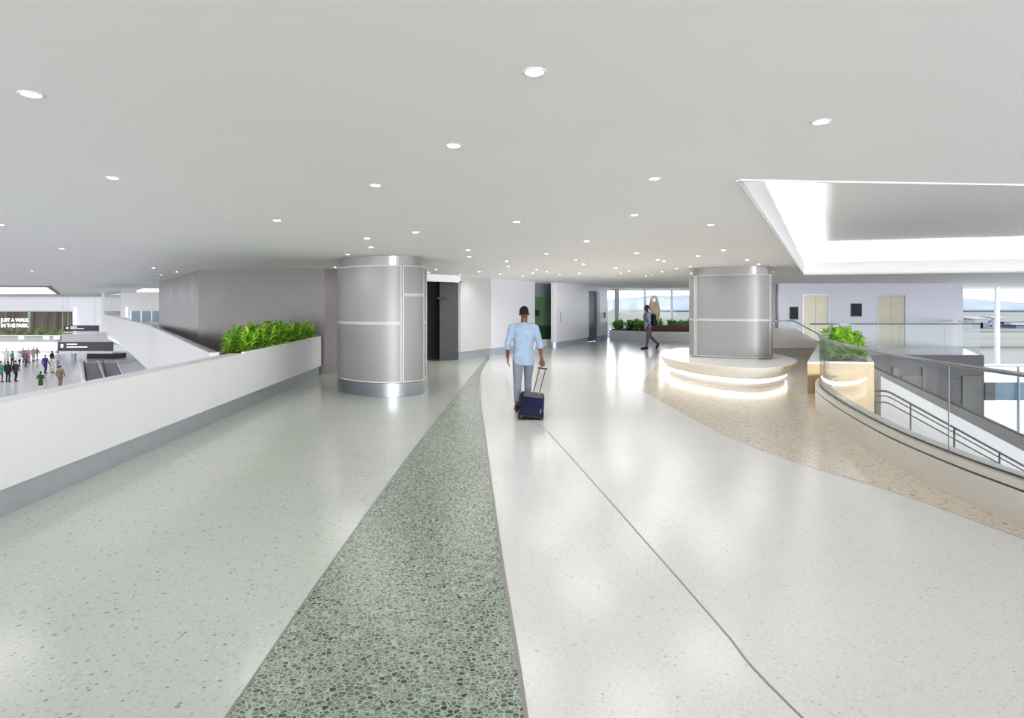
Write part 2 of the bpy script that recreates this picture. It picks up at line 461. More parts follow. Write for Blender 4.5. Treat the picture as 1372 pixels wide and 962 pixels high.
# ceiling with the lit recess over the stairwell
hole = [(1.8,5.03),(9.3,20.2),(20.5,16.9),(20.5,6.6)]
outer = [(-48,-5.5),(-48,19.0),(-18.2,22.4),(-15.0,26.6),(-9,30),(-3,39),(45,39),(45,-5.5)]
ce = MB()
tri = tessellate_polygon([[Vector((*p,0)) for p in outer],[Vector((*p,0)) for p in hole]])
allp = outer + hole
ce.add([(p[0],p[1],CEIL) for p in allp], [tuple(t) for t in tri])
struct(ce, 'ceiling', 'ceiling_paint')
def grow(poly, d):
    n = len(poly); out = []
    c = Vector((sum(p[0] for p in poly)/n, sum(p[1] for p in poly)/n))
    for i in range(n):
        a, b, e = Vector(poly[i-1]), Vector(poly[i]), Vector(poly[(i+1) % n])
        d1 = (b-a).normalized(); d2 = (e-b).normalized()
        n1 = Vector((-d1.y, d1.x)); n2 = Vector((-d2.y, d2.x))
        if n1.dot(b-c) < 0: n1 = -n1
        if n2.dot(b-c) < 0: n2 = -n2
        m = (n1+n2).normalized(); out.append(tuple(b + m * d / max(0.3, m.dot(n1))))
    return out
lip0 = grow(hole, 0.0); lip1 = grow(hole, 0.09); out1 = grow(hole, 0.62)
rc = MB()
def ringz(pa, za, pb, zb):
    n = len(pa)
    rc.add([(p[0],p[1],za) for p in pa]+[(p[0],p[1],zb) for p in pb], [(i,(i+1)%n,(i+1)%n+n,i+n) for i in range(n)])
ringz(lip0, CEIL, lip0, 3.20); ringz(lip0, 3.20, lip1, 3.20); ringz(lip1, 3.20, lip1, 3.02); ringz(lip1, 3.02, out1, 3.02); ringz(out1, 3.02, out1, 3.78)
rc.add([(p[0],p[1],3.78) for p in out1], [(0,1,2,3)])
mat('recess_white', (238,238,238), 0.6, var=0.005)
struct(rc, 'ceiling_recess', 'recess_white')
# beading line along the bottom of the recess edge
rb = MB(); pts = lip0 + [lip0[0]]
for a, b in zip(pts, pts[1:]): rb.seg(a, b, -0.025, CEIL-0.012, CEIL+0.03)
struct(rb, 'trim_5', 'white_paint')

# ---------------- left: long white parapet, planter trough, second parapet, dark wall
pb = MB()
pA, pB = (lx(-4.5), -4.5), (lx(16.45), 16.45)
pb.seg(pA, (lx(11),11), -0.26, 0.25, 0.98)
pb.seg((lx(11),11), pB, -0.06, 0.25, 1.0, z0b=0.25, z1b=1.02)
s1 = MB()
s1.seg((pA[0]-0.05,pA[1]), (pB[0]-0.05,pB[1]), -0.15, 0.0, 0.252)
par = struct(pb, 'wall_left', 'white_panel')
struct(s1, 'baseboard_left', 'metal_base')
# trough behind the panel: back board, end board, fascia into the void
tr = MB()
q0, q1 = (-5.25,11.0), (lx(16.45)-0.75, 16.55)
tr.prism([(lx(11)-0.06,11.0),(pB[0]-0.06,16.45),(pB[0]-0.72,16.5),(-5.25,11.0)], -0.5, 0.80)
tr.prism([(-5.25,11.0),(-5.22,11.06),(-5.62,16.5),(-5.70,16.5)], 0.0, 0.97)
struct(tr, 'wall_left_trough', 'white_panel')
so = MB()
so.prism([(lx(11.1)-0.062,11.1),(pB[0]-0.062,16.42),(pB[0]-0.66,16.45),(-5.22,11.1)], 0.80, 0.90)
struct(so, 'floor_planting_bed', 'soil')
sp = MB()
line = [(-5.25,11.0),(-15.5,27.0),(-28.9,45.0)]
zt = [0.99,1.0,1.2]; zb = [-2.1,-0.9,0.1]
for i in range(2): sp.seg(line[i], line[i+1], 0.16, zb[i], zt[i], z0b=zb[i+1], z1b=zt[i+1])
mat('gallery_panel', (206,206,209), 0.5, var=0.01)
struct(sp, 'wall_gallery', 'gallery_panel')
gr = MB()
for i in range(2): gr.seg((line[i][0]+0.05,line[i][1]), (line[i+1][0]+0.05,line[i+1][1]), 0.06, zt[i], zt[i]+0.02, z0b=zt[i+1], z1b=zt[i+1]+0.02)
struct(gr, 'trim_6', 'rail_metal')
dw = MB()
A0,B0,C0 = (-4.95,16.75),(-8.75,17.7),(-14.75,26.5)
dw.seg(A0, B0, 0.25, 0, CEIL); dw.seg(B0, C0, 0.25, 0, CEIL)
A2 = (-2.72,19.75)
dw.seg(A2, A0, 0.25, 0, CEIL)
struct(dw, 'wall_dark', 'dark_wall')

# ---------------- back walls
def wall_with_base(p, q, name, m='cool_panel', t=-0.25, base=0.26, end=True):
    a = MB(); a.seg(p, q, t, base, CEIL); struct(a, name, m)
    d = Vector((q[0]-p[0], q[1]-p[1])).normalized()
    n = Vector((d.y, -d.x)) * (0.05 if t > 0 else -0.05)
    b = MB(); b.seg((p[0]+n.x+d.x*0.002,p[1]+n.y+d.y*0.002), (q[0]+n.x-d.x*0.002,q[1]+n.y-d.y*0.002), t*0.7, 0, base)
    struct(b, name.replace('wall', 'baseboard'), 'metal_base' if name == 'wall_back' else 'base_far')
# doorway beside the column: dark recess with a dark leaf
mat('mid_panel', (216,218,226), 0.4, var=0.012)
E0, E1 = (-2.66,19.85), (-1.72,21.2)
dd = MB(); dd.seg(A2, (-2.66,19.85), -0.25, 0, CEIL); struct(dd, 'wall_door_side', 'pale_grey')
li = MB(); li.seg(E0, E1, -0.3, 2.58, CEIL); struct(li, 'wall_lintel', 'white_panel')
rec = MB()
rec.seg((-3.0,20.6),(-2.5,21.9), -0.1, 0, 2.6); rec.seg((-2.9,21.9),(-1.5,22.0), -0.1, 0, 2.6); rec.prism([(-3.0,20.1),(-1.7,21.2),(-1.5,22),(-2.9,22)], 2.58, 2.62)
struct(rec, 'wall_recess', 'charcoal')
d1 = MB(); d1.seg((-2.36,20.75),(-1.74,21.3), -0.05, 0.01, 2.56); d_ = struct(d1, 'door_1', 'charcoal')
cl = MB(); cl.box(-2.44,-2.18,20.70,20.76,2.02,2.09); cl.tube([(-2.31,20.72,2.05),(-2.18,20.6,2.04),(-2.05,20.72,2.03)],0.012); struct(cl, 'door_closer', 'black_rubber', parent=d_)
W1a, W1b = (-1.72,21.2), (-0.76,23.0)
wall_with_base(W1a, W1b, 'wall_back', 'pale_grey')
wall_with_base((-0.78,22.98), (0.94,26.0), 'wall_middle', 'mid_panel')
# green glazed opening
gb = MB(); gb.seg((0.92,28.6),(1.95,28.9), -0.2, 0, CEIL); struct(gb, 'wall_recess_back', 'green_wall_grey')
gs = MB(); gs.seg((0.94,26.0),(0.9,28.7), -0.2, 0, CEIL); struct(gs, 'wall_recess_side', 'cool_panel')
gp = MB(); gp.seg((1.02,28.40),(1.86,28.64), -0.04, 0.92, 2.2); pan = struct(gp, 'window_green', 'green_glass')
gq = MB(); gq.seg((1.0,28.37),(1.87,28.61), -0.04, 0.30, 0.92); struct(gq, 'window_green_lower', 'green_dark', parent=pan)
gq = MB(); gq.seg((1.0,28.36),(1.87,28.60), -0.04, 0.0, 0.30); struct(gq, 'window_sill', 'white_panel', parent=pan)
gq = MB(); gq.seg((1.40,28.47),(1.86,28.60), -0.03, 0.93, 2.19); struct(gq, 'window_pane_overlap', 'green_glass', parent=pan)
W3a, W3b = (1.90,27.0), (3.80,31.4)
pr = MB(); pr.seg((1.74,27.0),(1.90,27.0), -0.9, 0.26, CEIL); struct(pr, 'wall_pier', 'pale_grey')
pr = MB(); pr.seg((1.76,27.03),(1.88,27.03), -0.8, 0, 0.26); struct(pr, 'baseboard_pier', 'base_far')
wall_with_base(W3a, W3b, 'wall_panelled')
# second doorway
lw = MB(); lw.seg(W3b, (4.55,32.9), -0.25, 2.56, CEIL); struct(lw, 'wall_lintel_far', 'cool_panel')
d2 = MB(); d2.seg((3.80,31.75),(4.62,33.4), -0.06, 0.01, 2.56); struct(d2, 'door_2', 'slate_door')
wall_with_base((4.55,32.9), (5.15,34.2), 'wall_far')
wc = MB(); wc.seg((5.15,34.2),(5.2,37.0), -0.2, 0, CEIL); struct(wc, 'wall_far_return', 'cool_panel')
ro = MB(); ro.sections([(z,6.07,36.72,0.13,0.13) for z in (0,CEIL)], 20); struct(ro, 'wall_far_column', 'mullion', smooth=False)

# ---------------- elevator wall
YE = 28.2
ew = MB()
xa0, xa1 = xat(1075,YE), xat(1111,YE); xb0, xb1 = xat(1175,YE), xat(1214,YE)
XL, XR = xat(1043,YE), 20.05; ht = zat(394,YE)
for x0, x1 in ((XL,xa0),(xa1,xb0),(xb1,XR)): ew.box(x0,x1,YE,YE+0.3,0,CEIL)
ew.box(xa0,xa1,YE,YE+0.3,ht,CEIL); ew.box(xb0,xb1,YE,YE+0.3,ht,CEIL)
mat('lobby_wall', (164,166,177), 0.25, var=0.012, scale=1)
struct(ew, 'wall_elevator', 'lobby_wall')
es = MB(); es.box(XL-0.05,XL+0.2,YE+0.3,37,0,CEIL); es.box(XR-0.3,XR,YE+0.3,34,-1.5,CEIL); struct(es, 'wall_elevator_sides', 'white_panel')
for k,(x0,x1) in enumerate(((xa0,xa1),(xb0,xb1))):
    xm = (x0+x1)/2
    m_ = MB(); m_.box(x0+0.05,xm-0.004,YE+0.02,YE+0.06,0.01,ht-0.05); dl = m_.build('door_leaf','steel')
    t = thing('elevator', ['brushed steel elevator doors between the two wall screens, left of the pair','brushed steel elevator doors farther right, right of the larger wall screen'][k], 'elevator', (0,0,0), 0)
    dl.parent = t
    m_ = MB(); m_.box(xm+0.004,x1-0.05,YE+0.02,YE+0.06,0.01,ht-0.05); m_.build('door_leaf','steel',t)
    m_ = MB(); m_.box(x0+0.001,x0+0.05,YE-0.015,YE+0.22,0.002,ht-0.001); m_.box(x1-0.05,x1-0.001,YE-0.015,YE+0.22,0.002,ht-0.001); m_.box(x0+0.05,x1-0.05,YE-0.015,YE+0.22,ht-0.05,ht-0.001); m_.build('door_frame','rail_metal',t)
def wall_screen(cx, Y, z0, z1, wd, label, cat='screen', m='black_sign', rz=0, name='wall_screen', group=None):
    t = thing(name, label, cat, (cx, Y, (z0+z1)/2), rz, group)
    h = z1-z0
    a = MB(); a.box(-wd/2,wd/2,-0.05,0,-h/2,h/2); bevel(a.build('casing','black_rubber',t),0.008)
    b = MB(); b.box(-wd/2+0.03,wd/2-0.03,-0.056,-0.049,-h/2+0.03,h/2-0.03); b.build('display',m,t)
    return t
wall_screen(xat(1063.5,YE), YE-0.002, zat(428,YE), zat(411,YE), 0.37, 'smaller black wall screen left of the elevators, near the fat column')
wall_screen(xat(1147,YE), YE-0.002, zat(424,YE), zat(406.5,YE), 0.48, 'larger black wall screen mounted between the two elevators')
wall_screen(xat(720.5,28.1)-0.05, 28.3, zat(424,28.3), zat(415,28.3), 0.26, 'small black sign on the green glazed opening beside the walking man', 'sign', name='wall_sign', rz=0.27)
wall_screen(4.87, 33.42, zat(426,33.5), zat(418.6,33.5), 0.24, 'small slate blue sign beside the far blue grey door', 'sign', 'sign_dark', rz=1.14, name='wall_sign')
# handle and intercom plate on the panelled wall
t = thing('wall_intercom', 'small white plate with a dark slot on the panelled white wall', 'intercom', (2.06,27.32,1.32), math.atan2(4.4,1.9))
a = MB(); a.box(-0.07,0.07,-0.03,0,-0.38,0.33); bevel(a.build('plate','white_paint',t),0.01)
a = MB(); a.box(-0.02,0.02,-0.045,-0.028,-0.2,0.2); bevel(a.build('slot','sign_dark',t),0.005)

# ---------------- far window wall (behind the planter and the round column) and right window wall
def glazing(x0, x1, Y, z0, z1, mull, frame='mullion', name='window', mw=0.10, trans=None):
    a = MB(); a.box(x0,x1,Y-0.06,Y+0.06,z0,z0+0.08); a.box(x0,x1,Y-0.06,Y+0.06,z1-0.1,z1)
    o = struct(a, name, frame)
    b = MB()
    for i, xm in enumerate(mull): b.box(xm-mw/2,xm+mw/2,Y-0.08,Y+0.08,z0,z1)
    if trans: b.box(x0,x1,Y-0.03,Y+0.03,trans,trans+0.06)
    struct(b, 'mullion', frame, parent=o)
    g = MB(); xs = [x0] + list(mull) + [x1]
    for p, q in zip(xs, xs[1:]): g.box(p+0.02,q-0.02,Y-0.012,Y+0.012,z0+0.05,z1-0.05)
    struct(g, 'window_pane', 'window_glass', parent=o)
YW = 37.0
glazing(5.2, 16.5, YW, 0.0, CEIL, [xat(p,YW) for p in (864,900,936,972,1008)], name='window_1')
wl = MB(); wl.box(5.0,16.5,YW-0.1,YW+0.1,-0.5,0.0); struct(wl, 'wall_window_base', 'white_panel')
YR = 34.0
glazing(19.95, 48, YR, zat(490,YR), CEIL+0.3, [xat(p,YR) for p in (1336,1490,1640)], 'white_mullion', 'window_2', 0.2, trans=zat(385,YR))
rw = MB(); zs = [zat(p,YR) for p in (490,512,536)]
rw.box(17.0,48,YR-0.1,YR+0.2,zs[1],zs[0]-0.001,0); rw.box(17.0,48,YR-0.1,YR+0.2,-5.0,zs[2],0)
rw.box(17.0,48,YR,YR+0.2,zs[2],zs[1],1)
struct(rw, 'wall_right', ['cool_panel','blue_band'])
rs = MB(); rs.box(17,48,YR-0.35,YR-0.1,zs[0]-0.03,zs[0]+0.02)
struct(rs, 'window_sill_right', 'mullion')
rp_ = MB(); rp_.box(xat(1320,YR-0.1),xat(1333,YR-0.1),YR-0.12,YR+0.02,zs[2],zs[1]); struct(rp_, 'trim_7', 'charcoal')
rp_ = MB(); rp_.box(xat(1365,YR-0.2),xat(1366.5,YR-0.2),YR-0.2,YR-0.1,-5,zs[0]); struct(rp_, 'trim_8', 'mullion')

# ---------------- far side of the stairwell: slab edge, dark lower storey
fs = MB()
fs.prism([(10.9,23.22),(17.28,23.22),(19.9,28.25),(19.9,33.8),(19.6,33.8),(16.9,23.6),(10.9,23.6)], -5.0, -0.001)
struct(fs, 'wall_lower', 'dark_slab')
fp = MB()
for x0, x1 in ((1197,1204),(1237,1241)): fp.box(xat(x0,23.1),xat(x1,23.1),23.12,23.22,-5,-0.45)
struct(fp, 'trim_9', 'dim_slab')
fp = MB()
for x0, x1 in ((1209,1236),(1290,1316)): fp.box(xat(x0,23.15),xat(x1,23.15),23.16,23.22,-3.4,-0.75)
struct(fp, 'trim_10', 'charcoal')
# parapet at the head of the far stairs (grey base, pale panel with sloping end)
wp = MB()
Yp = 22.2
pts_ = [(7.4,0.33),(11.05,0.33),(10.95,0.42),(9.9,1.02),(7.4,1.02)]
for s_ in (1,):
    a = [(x,Yp,z) for x,z in pts_]; b = [(x,Yp+0.2,z) for x,z in pts_]; n = len(a)
    wp.add(a+b, [tuple(range(n)), tuple(range(n,2*n))[::-1]] + [(i,(i+1)%n,(i+1)%n+n,i+n) for i in range(n)])
struct(wp, 'wall_stair_head', 'white_panel')
wp = MB(); wp.box(7.42,10.9,Yp+0.04,Yp+0.18,0,0.33); struct(wp, 'baseboard_stair_head', 'pale_grey')

# ---------------- hall on the lower level, far left
hc_o = [(-48,19.05),(-18.2,22.45),(-15.0,26.65),(-12,30),(-12,64),(-12,97),(-125,97),(-125,19.05)]
hc_h = [(-62,37.6),(-30.0,40.9),(-49.4,69.0),(-80,69.0)]
hz = 3.1
hce = MB()
tri = tessellate_polygon([[Vector((*p,0)) for p in hc_o],[Vector((*p,0)) for p in hc_h]])
ap = hc_o + hc_h
hce.add([(p[0],p[1],hz) for p in ap], [tuple(t) for t in tri])
hce.seg((-48,19.0),(-18.2,22.4), 0.02, CEIL, hz); hce.seg((-18.2,22.4),(-15.0,26.6), 0.02, CEIL, hz)
n = 4
hce.add([(p[0],p[1],hz) for p in hc_h]+[(p[0],p[1],4.0) for p in hc_h], [(i,(i+1)%n,(i+1)%n+n,i+n) for i in range(n)])
hce.add([(p[0],p[1],4.0) for p in hc_h], [(0,1,2,3)], 1)  # plain recess lid made to emit, added to brighten the hall
struct(hce, 'ceiling_hall', ['ceiling_paint','hall_ceiling_fill'])
tm = MB(); tm.seg(hc_h[0], hc_h[1], 0.1, hz-0.08, hz+0.02); tm.seg(hc_h[1], hc_h[2], 0.2, hz-0.08, hz+0.02); struct(tm, 'trim_11', 'charcoal')
tm = MB(); tm.box(-88,-50,88,89,hz-0.25,hz-0.02); struct(tm, 'trim_12', 'white_paint')
hw = MB(); hw.box(-125,-12,96,96.4,-5,hz); struct(hw, 'wall_hall_back', 'cool_panel')
hw = MB(); hw.seg((-40.5,62.6),(-26,62.6), -0.3, -0.4, hz); struct(hw, 'wall_gallery_back', 'pale_grey')
YG = 62.5
gw = MB(); gw.box(xat(177,YG),xat(217,YG),YG-0.06,YG+0.03,zat(431,YG),zat(417,YG)); w3 = struct(gw, 'window_3', 'blue_band')
gw = MB()
for p in (176,190,204): gw.box(xat(p,YG)-0.05,xat(p,YG)+0.05,YG-0.1,YG-0.05,zat(431,YG),zat(416,YG))
struct(gw, 'mullion', 'white_mullion', parent=w3)
# lit ceiling panel over the gallery
gl_ = MB(); gl_.prism([(xat(183,56),56),(xat(214,56),56),(xat(214,48),48),(xat(190,48),48)], hz-0.06, hz-0.01)
tag(gl_.build('ceiling_light_panel', 'hall_glow'), 'bright white ceiling light panel above the gallery beside the dark wall', 'light panel')
# dividing bulkhead between the hall counters and the escalators
bk = MB(); bk.box(xat(90,90),xat(160,80)+2,89,90,zat(461,90),zat(447,90)); struct(bk, 'wall_hall_bulkhead', 'pale_grey')

# ================================================================== OBJECTS
# ---------------- clad columns
def arc(pts_closed, i0, i1):
    n = len(pts_closed); out = []; i = i0
    while True:
        out.append(pts_closed[i % n]); 
        if i == i1: break
        i += 1
    return out
def nearest(pts, p): return min(range(len(pts)), key=lambda i: (pts[i][0]-p[0])**2 + (pts[i][1]-p[1])**2)
def inset(poly, d):
    a = sum(poly[i][0]*poly[(i+1)%len(poly)][1]-poly[(i+1)%len(poly)][0]*poly[i][1] for i in range(len(poly)))
    return offset(poly, -d if a > 0 else d, closed=True)
def column(name, label, outline, seams, z0, zb, zt, levels):
    """seams: points on the outline where cladding panels meet (counter-clockwise); levels: panel split heights per bay."""
    t = thing(name, label, 'column')
    O = resample(spline(outline, 10, True), 160, True)
    a = sum(O[i][0]*O[(i+1)%160][1]-O[(i+1)%160][0]*O[i][1] for i in range(160))
    if a < 0: O = O[::-1]
    core = inset(O, 0.10); base = inset(O, 0.012)
    MB().prism(base, z0+0.001, zb).build('base', 'shiny_base', t, smooth=False)
    MB().prism(core, zt, CEIL-0.001).build('collar', 'pale_grey_metal', t)
    MB().prism(inset(O, 0.03), zb, zt).build('core', 'groove', t)
    pairs = sorted((nearest(O, s), lv_) for s, lv_ in zip(seams, levels)); idx = [p[0] for p in pairs]; levels = [p[1] for p in pairs]
    for k, i0 in enumerate(idx):
        i1 = idx[(k+1) % len(idx)]
        if i1 <= i0: i1 += 160
        A = arc(O, i0, i1)
        # small gap at each seam
        A[0] = tuple(Vector(A[0]).lerp(Vector(A[1]), 0.12)); A[-1] = tuple(Vector(A[-1]).lerp(Vector(A[-2]), 0.12))
        lv = [zb+0.008] + levels[k % len(levels)] + [zt]
        for za, zz in zip(lv, lv[1:]):
            za2, zz2 = za + 0.004, zz - 0.004
            p = MB(); band(p, A, -0.024, za2, zz2); po = p.build('panel', 'column_mesh', t)
            f = MB(); Aout = offset(A, 0.004)
            band(f, Aout, -0.006, za2, za2+0.022); band(f, Aout, -0.006, zz2-0.022, zz2)
            m0 = resample(Aout, 200)
            L = sum((Vector(m0[i])-Vector(m0[i+1])).length for i in range(199)); e = max(1, int(0.022/L*199)+1)
            band(f, m0[:e+1], -0.006, za2+0.022, zz2-0.022); band(f, m0[-e-1:], -0.006, za2+0.022, zz2-0.022)
            f.build('panel_frame', 'frame_trim', po)
    return t
mat('pale_grey_metal', (168,166,166), 0.35, metal=0.6)
col1 = [(-3.86,14.1),(-3.62,13.32),(-3.1,12.76),(-2.62,12.52),(-2.2,12.55),(-1.86,12.86),(-1.83,13.5),(-1.98,14.5),(-2.2,15.3),(-2.75,15.85),(-3.4,15.75),(-3.86,15.1)]
column('clad_column', 'fat oval column clad in grey perforated metal panels standing on the green floor', col1,
       [(-3.89,14.3),(-2.17,12.56),(-1.83,13.1),(-2.5,15.7)], 0, 0.27, 2.615, [[1.46],[2.02],[1.46],[1.46]])
col2 = [(4.72,16.65),(5.32,16.13),(5.9,15.78),(6.25,15.78),(6.6,16.1),(6.88,16.9),(7.12,17.9),(7.0,18.9),(6.4,19.4),(5.7,19.2),(5.2,18.3),(4.86,17.3)]
column('clad_column', 'fat oval column clad in grey perforated metal rising from the lit white bench', col2,
       [(4.80,16.56),(6.50,15.98),(7.1,17.9),(5.2,18.3)], 0.47, 0.49, 2.60, [[1.45]]*4)

# ---------------- bench around the right column
bench_o = [(3.92,16.5),(4.09,15.1),(4.47,14.13),(4.97,13.65),(5.6,13.68),(6.4,14.5),(7.05,15.7),(7.3,17.0),(7.2,18.6),(6.5,20.1),(5.5,20.2),(4.7,19.3),(4.2,18.0)]
B = resample(spline(bench_o, 10, True), 120, True)
bt = thing('oval_bench', 'white oval bench around the right column with a glowing strip of light underneath', 'bench')
def ringat(d, z): return [(p[0],p[1],z) for p in inset(B, d)]
m_ = MB(); m_.rings([ringat(0.16,0.21),ringat(0.035,0.40),ringat(0.0,0.462),ringat(0.008,0.47)]); m_.build('seat','bench_stone',bt)
m_ = MB(); m_.rings([ringat(0.30,0.001),ringat(0.24,0.205)]); m_.build('plinth','white_paint',bt)
m_ = MB(); Bi = inset(B,0.245); band(m_, Bi+[Bi[0]], 0.02, 0.12, 0.20); m_.build('light_strip','bench_glow',bt)

# ---------------- ceiling downlights
NEAR = [((42,126),'small round downlight at far left of the ceiling, nearest the camera on that side'),
 ((151,238),'small round downlight in the left ceiling above the long white parapet'),
 ((1,301),'small round downlight cut by the left edge of the photo'),
 ((716,96),'brightest round downlight, nearest the camera at top centre'),
 ((1100,163),'round downlight at upper right, just in front of the lit ceiling recess'),
 ((608,195),'bright round downlight in the ceiling, second nearest at centre left'),
 ((503,248),'round downlight in the ceiling well above and in front of the left column'),
 ((877,239),'round downlight alone in the ceiling between the centre and the lit recess'),
 ((371,295),'round downlight in the ceiling above the planter on the left parapet'),
 ((692,297),'round downlight alone in the ceiling straight above the man with the suitcase'),
 ((850,288),'round downlight in the ceiling directly above the walker with the backpack'),
 ((952,301),'round downlight in the ceiling in front of the right column'),
 ((557,311),'round downlight just right of the pair in front of the left column'),
 ((492,319),'upper of the two round downlights close together in front of the left column'),
 ((497,331),'lower of the two round downlights close together in front of the left column'),
 ((786,323),'round downlight alone above the panelled white wall'),
 ((466,341),'round downlight at the top left of the left column'),
 ((449,358),'round downlight where the dark wall meets the left column'),
 ((627,335),'upper of the tight pair of round downlights right of the left column'),
 ((629,344),'lower of the tight pair of round downlights right of the left column'),
 ((969,335),'round downlight just above the top of the right column, left one'),
 ((1001,348),'round downlight just above the top of the right column, middle one'),
 ((1017,354),'round downlight just above the top of the right column, right one'),
 ((1036,364),'round downlight at the upper right corner of the right column'),
 ((732,340),'round downlight above the green glazed opening'),
 ((853,339),'round downlight above the far window, the highest one there'),
 ((83,333),'faint round downlight at left above the hall with the mural'),
 ((206,359),'round downlight near the left end of the dark wall, highest of its cluster'),
 ((237,364),'round downlight close to the bend of the dark wall')]
NEAR += [((679,350),'upper one of the tight pair of round downlights just left above the suitcase man'),
 ((681,357),'lower one of the tight pair of round downlights just left above the suitcase man'),
 ((771,348),'left one of two round downlights side by side above the panelled white wall'),
 ((782,354),'right one of two round downlights side by side above the panelled white wall'),
 ((881,348),'left one of two touching round downlights above the far window'),
 ((890,350),'right one of two touching round downlights above the far window'),
 ((935,343),'round downlight at the upper left of the right column, highest of three there'),
 ((925,357),'round downlight at the upper left of the right column, middle of three there'),
 ((926,366),'round downlight at the upper left of the right column, lowest of three there'),
 ((584,361),'round downlight above the dark doorway, the higher one touching the left column'),
 ((574,365),'round downlight above the dark doorway, the lower one touching the left column')]
FAR = [(617,367),(642,364),(640,370),(670,367),(700,370),(719,361),(714,366),(732,364),(750,368),(758,371),(776,366),(825,359),(832,366),(826,370),(843,363),(865,370),(873,368),(887,364),(906,360)]
FARL = [(43,363),(102,370),(216,368),(211,373)]
HALL = [(89,373.5),(58,376),(129,376),(183,381),(190,379)]
def downlight(x, y, z, label, group=None, first=[None], power=DOWNLIGHT_W, r=0.038, far=False):
    if first[0] is None:
        t = thing('downlight', label, 'ceiling light')
        a = MB(); R = []
        for rr, zz in ((r+0.016,0.0),(r+0.016,-0.004),(r+0.004,-0.006),(r,-0.003),(r,0.0)):
            R.append([(rr*math.cos(2*PI*j/24), rr*math.sin(2*PI*j/24), zz) for j in range(24)])
        a.rings(R, closed=True, cap=False); a.build('trim_ring','white_paint',t,smooth=True)
        b = MB(); b.sections([(z_,0,0,r-0.001,r-0.001) for z_ in (-0.003,-0.001)], 24); b.build('lens','lamp_glow',t)
        first[0] = t
        ld = bpy.data.lights.new('beam','SPOT'); ld.energy = power; ld.spot_size = math.radians(168); ld.spot_blend = 0.5
        ld.shadow_soft_size = 0.5; ld.color = (1.0,0.985,0.96)
        lo_ = bpy.data.objects.new('beam', ld); col.objects.link(lo_); lo_.parent = t; lo_.location = (0,0,-0.02)
    else:
        src = first[0]; t = src.copy(); col.objects.link(t)
        for ch in [c for c in bpy.data.objects if c.parent == src]:
            d = ch.copy(); col.objects.link(d); d.parent = t
            if far and d.type == 'LIGHT':
                if 'far_beam' not in bpy.data.lights:
                    q = d.data.copy(); q.name = 'far_beam'; q.energy = FAR_W
                d.data = bpy.data.lights['far_beam']
        if 'group' in t: del t['group']
        t['label'] = label
    if group: t['group'] = group
    t.location = (x, y, z)
    return t
for (p, lab) in NEAR:
    x, y = at_height(p[0], p[1], CEIL); downlight(x, y, CEIL, lab, 'ceiling downlights')
for p in FAR:
    x, y = at_height(p[0], p[1], CEIL); downlight(x, y, CEIL, 'tiny round downlight in the dense scatter over the far back walls and windows', 'far ceiling downlights', far=True)
for p in FARL:
    x, y = at_height(p[0], p[1], CEIL); downlight(x, y, CEIL, 'tiny faint downlight near the left edge of the low ceiling above the hall', 'left ceiling downlights')
for p in HALL:
    x, y = at_height(p[0], p[1], hz); downlight(x, y, hz, 'tiny downlight in the higher ceiling of the hall beyond the low ceiling', 'hall ceiling downlights')

# ---------------- light strips in the ceiling recess
cv = thing('cove_light', 'continuous light strip hidden behind the edge of the ceiling recess', 'cove light')
for i in range(4):
    a = Vector(grow(hole,0.30)[i]); b = Vector(grow(hole,0.30)[(i+1)%4]); d = (b-a).normalized()*0.15
    s_ = MB(); s_.seg(a+d, b-d, 0.06, 3.03, 3.06); s_.build('light_strip','cove_glow',cv)

# ---------------- curved glass balustrade around the stairwell
bal = thing('glass_balustrade', 'curved clear glass balustrade with a metal handrail on a curved metal curb at right', 'balustrade')
curb = FOOT[:]
c_in = offset(curb, 0.0)
m_ = MB(); band(m_, c_in, 0.24, 0.0, 0.285); m_.build('curb_base','curb_metal',bal,smooth=False)
m_ = MB(); band(m_, offset(curb,0.02), 0.20, 0.285, 0.305); m_.build('shadow_groove','groove',bal)
m_ = MB(); band(m_, c_in, 0.24, 0.305, 0.375); m_.build('curb_cap','curb_metal',bal)
GP = offset(curb, 0.07) + [(6.53+U.x*0.6,13.07+U.y*0.6), (GL_END[0]+0.02, GL_END[1])]
GP = resample(GP, 240)
def gi(px):   # index on the glass line seen at photo column px
    return min(range(len(GP)), key=lambda i: abs(GP[i][0]/max(0.3,GP[i][1])-(px-686)/F) if GP[i][1] > 0.5 else 9)
front = [i for i in range(len(GP)) if GP[i][1] < 12.4 and GP[i][1] > 3]
def gif(px): return min(front, key=lambda i: abs(GP[i][0]/GP[i][1]-(px-686)/F))
cuts = [0] + sorted({gif(1276), gif(1186), gif(1137), gif(1115)})
last = cuts[-1]
c0 = gif(1276)
cuts = sorted(set([0, max(2,c0-44), c0] + cuts + [min(238,last+28), min(238,last+60), 239]))
for i0, i1 in zip(cuts, cuts[1:]):
    m_ = MB(); seg_ = resample(GP[i0:i1+1], 14); seg_[0] = tuple(Vector(seg_[0]).lerp(Vector(seg_[1]),0.01)); seg_[-1] = tuple(Vector(seg_[-1]).lerp(Vector(seg_[-2]),0.01))
    zlo = 0.376
    q_ = offset(seg_, 0.014); m_.rings([[(a[0],a[1],zlo),(b[0],b[1],zlo),(b[0],b[1],1.215),(a[0],a[1],1.215)] for a, b in zip(seg_, q_)], cap=False); m_.build('glass_panel','rail_glass',bal,smooth=False)
m_ = MB(); rail = [(p[0],p[1],1.232) for p in offset(GP,0.007)]; m_.tube(rail, 0.021, 10); m_.build('handrail','rail_metal',bal,smooth=True)
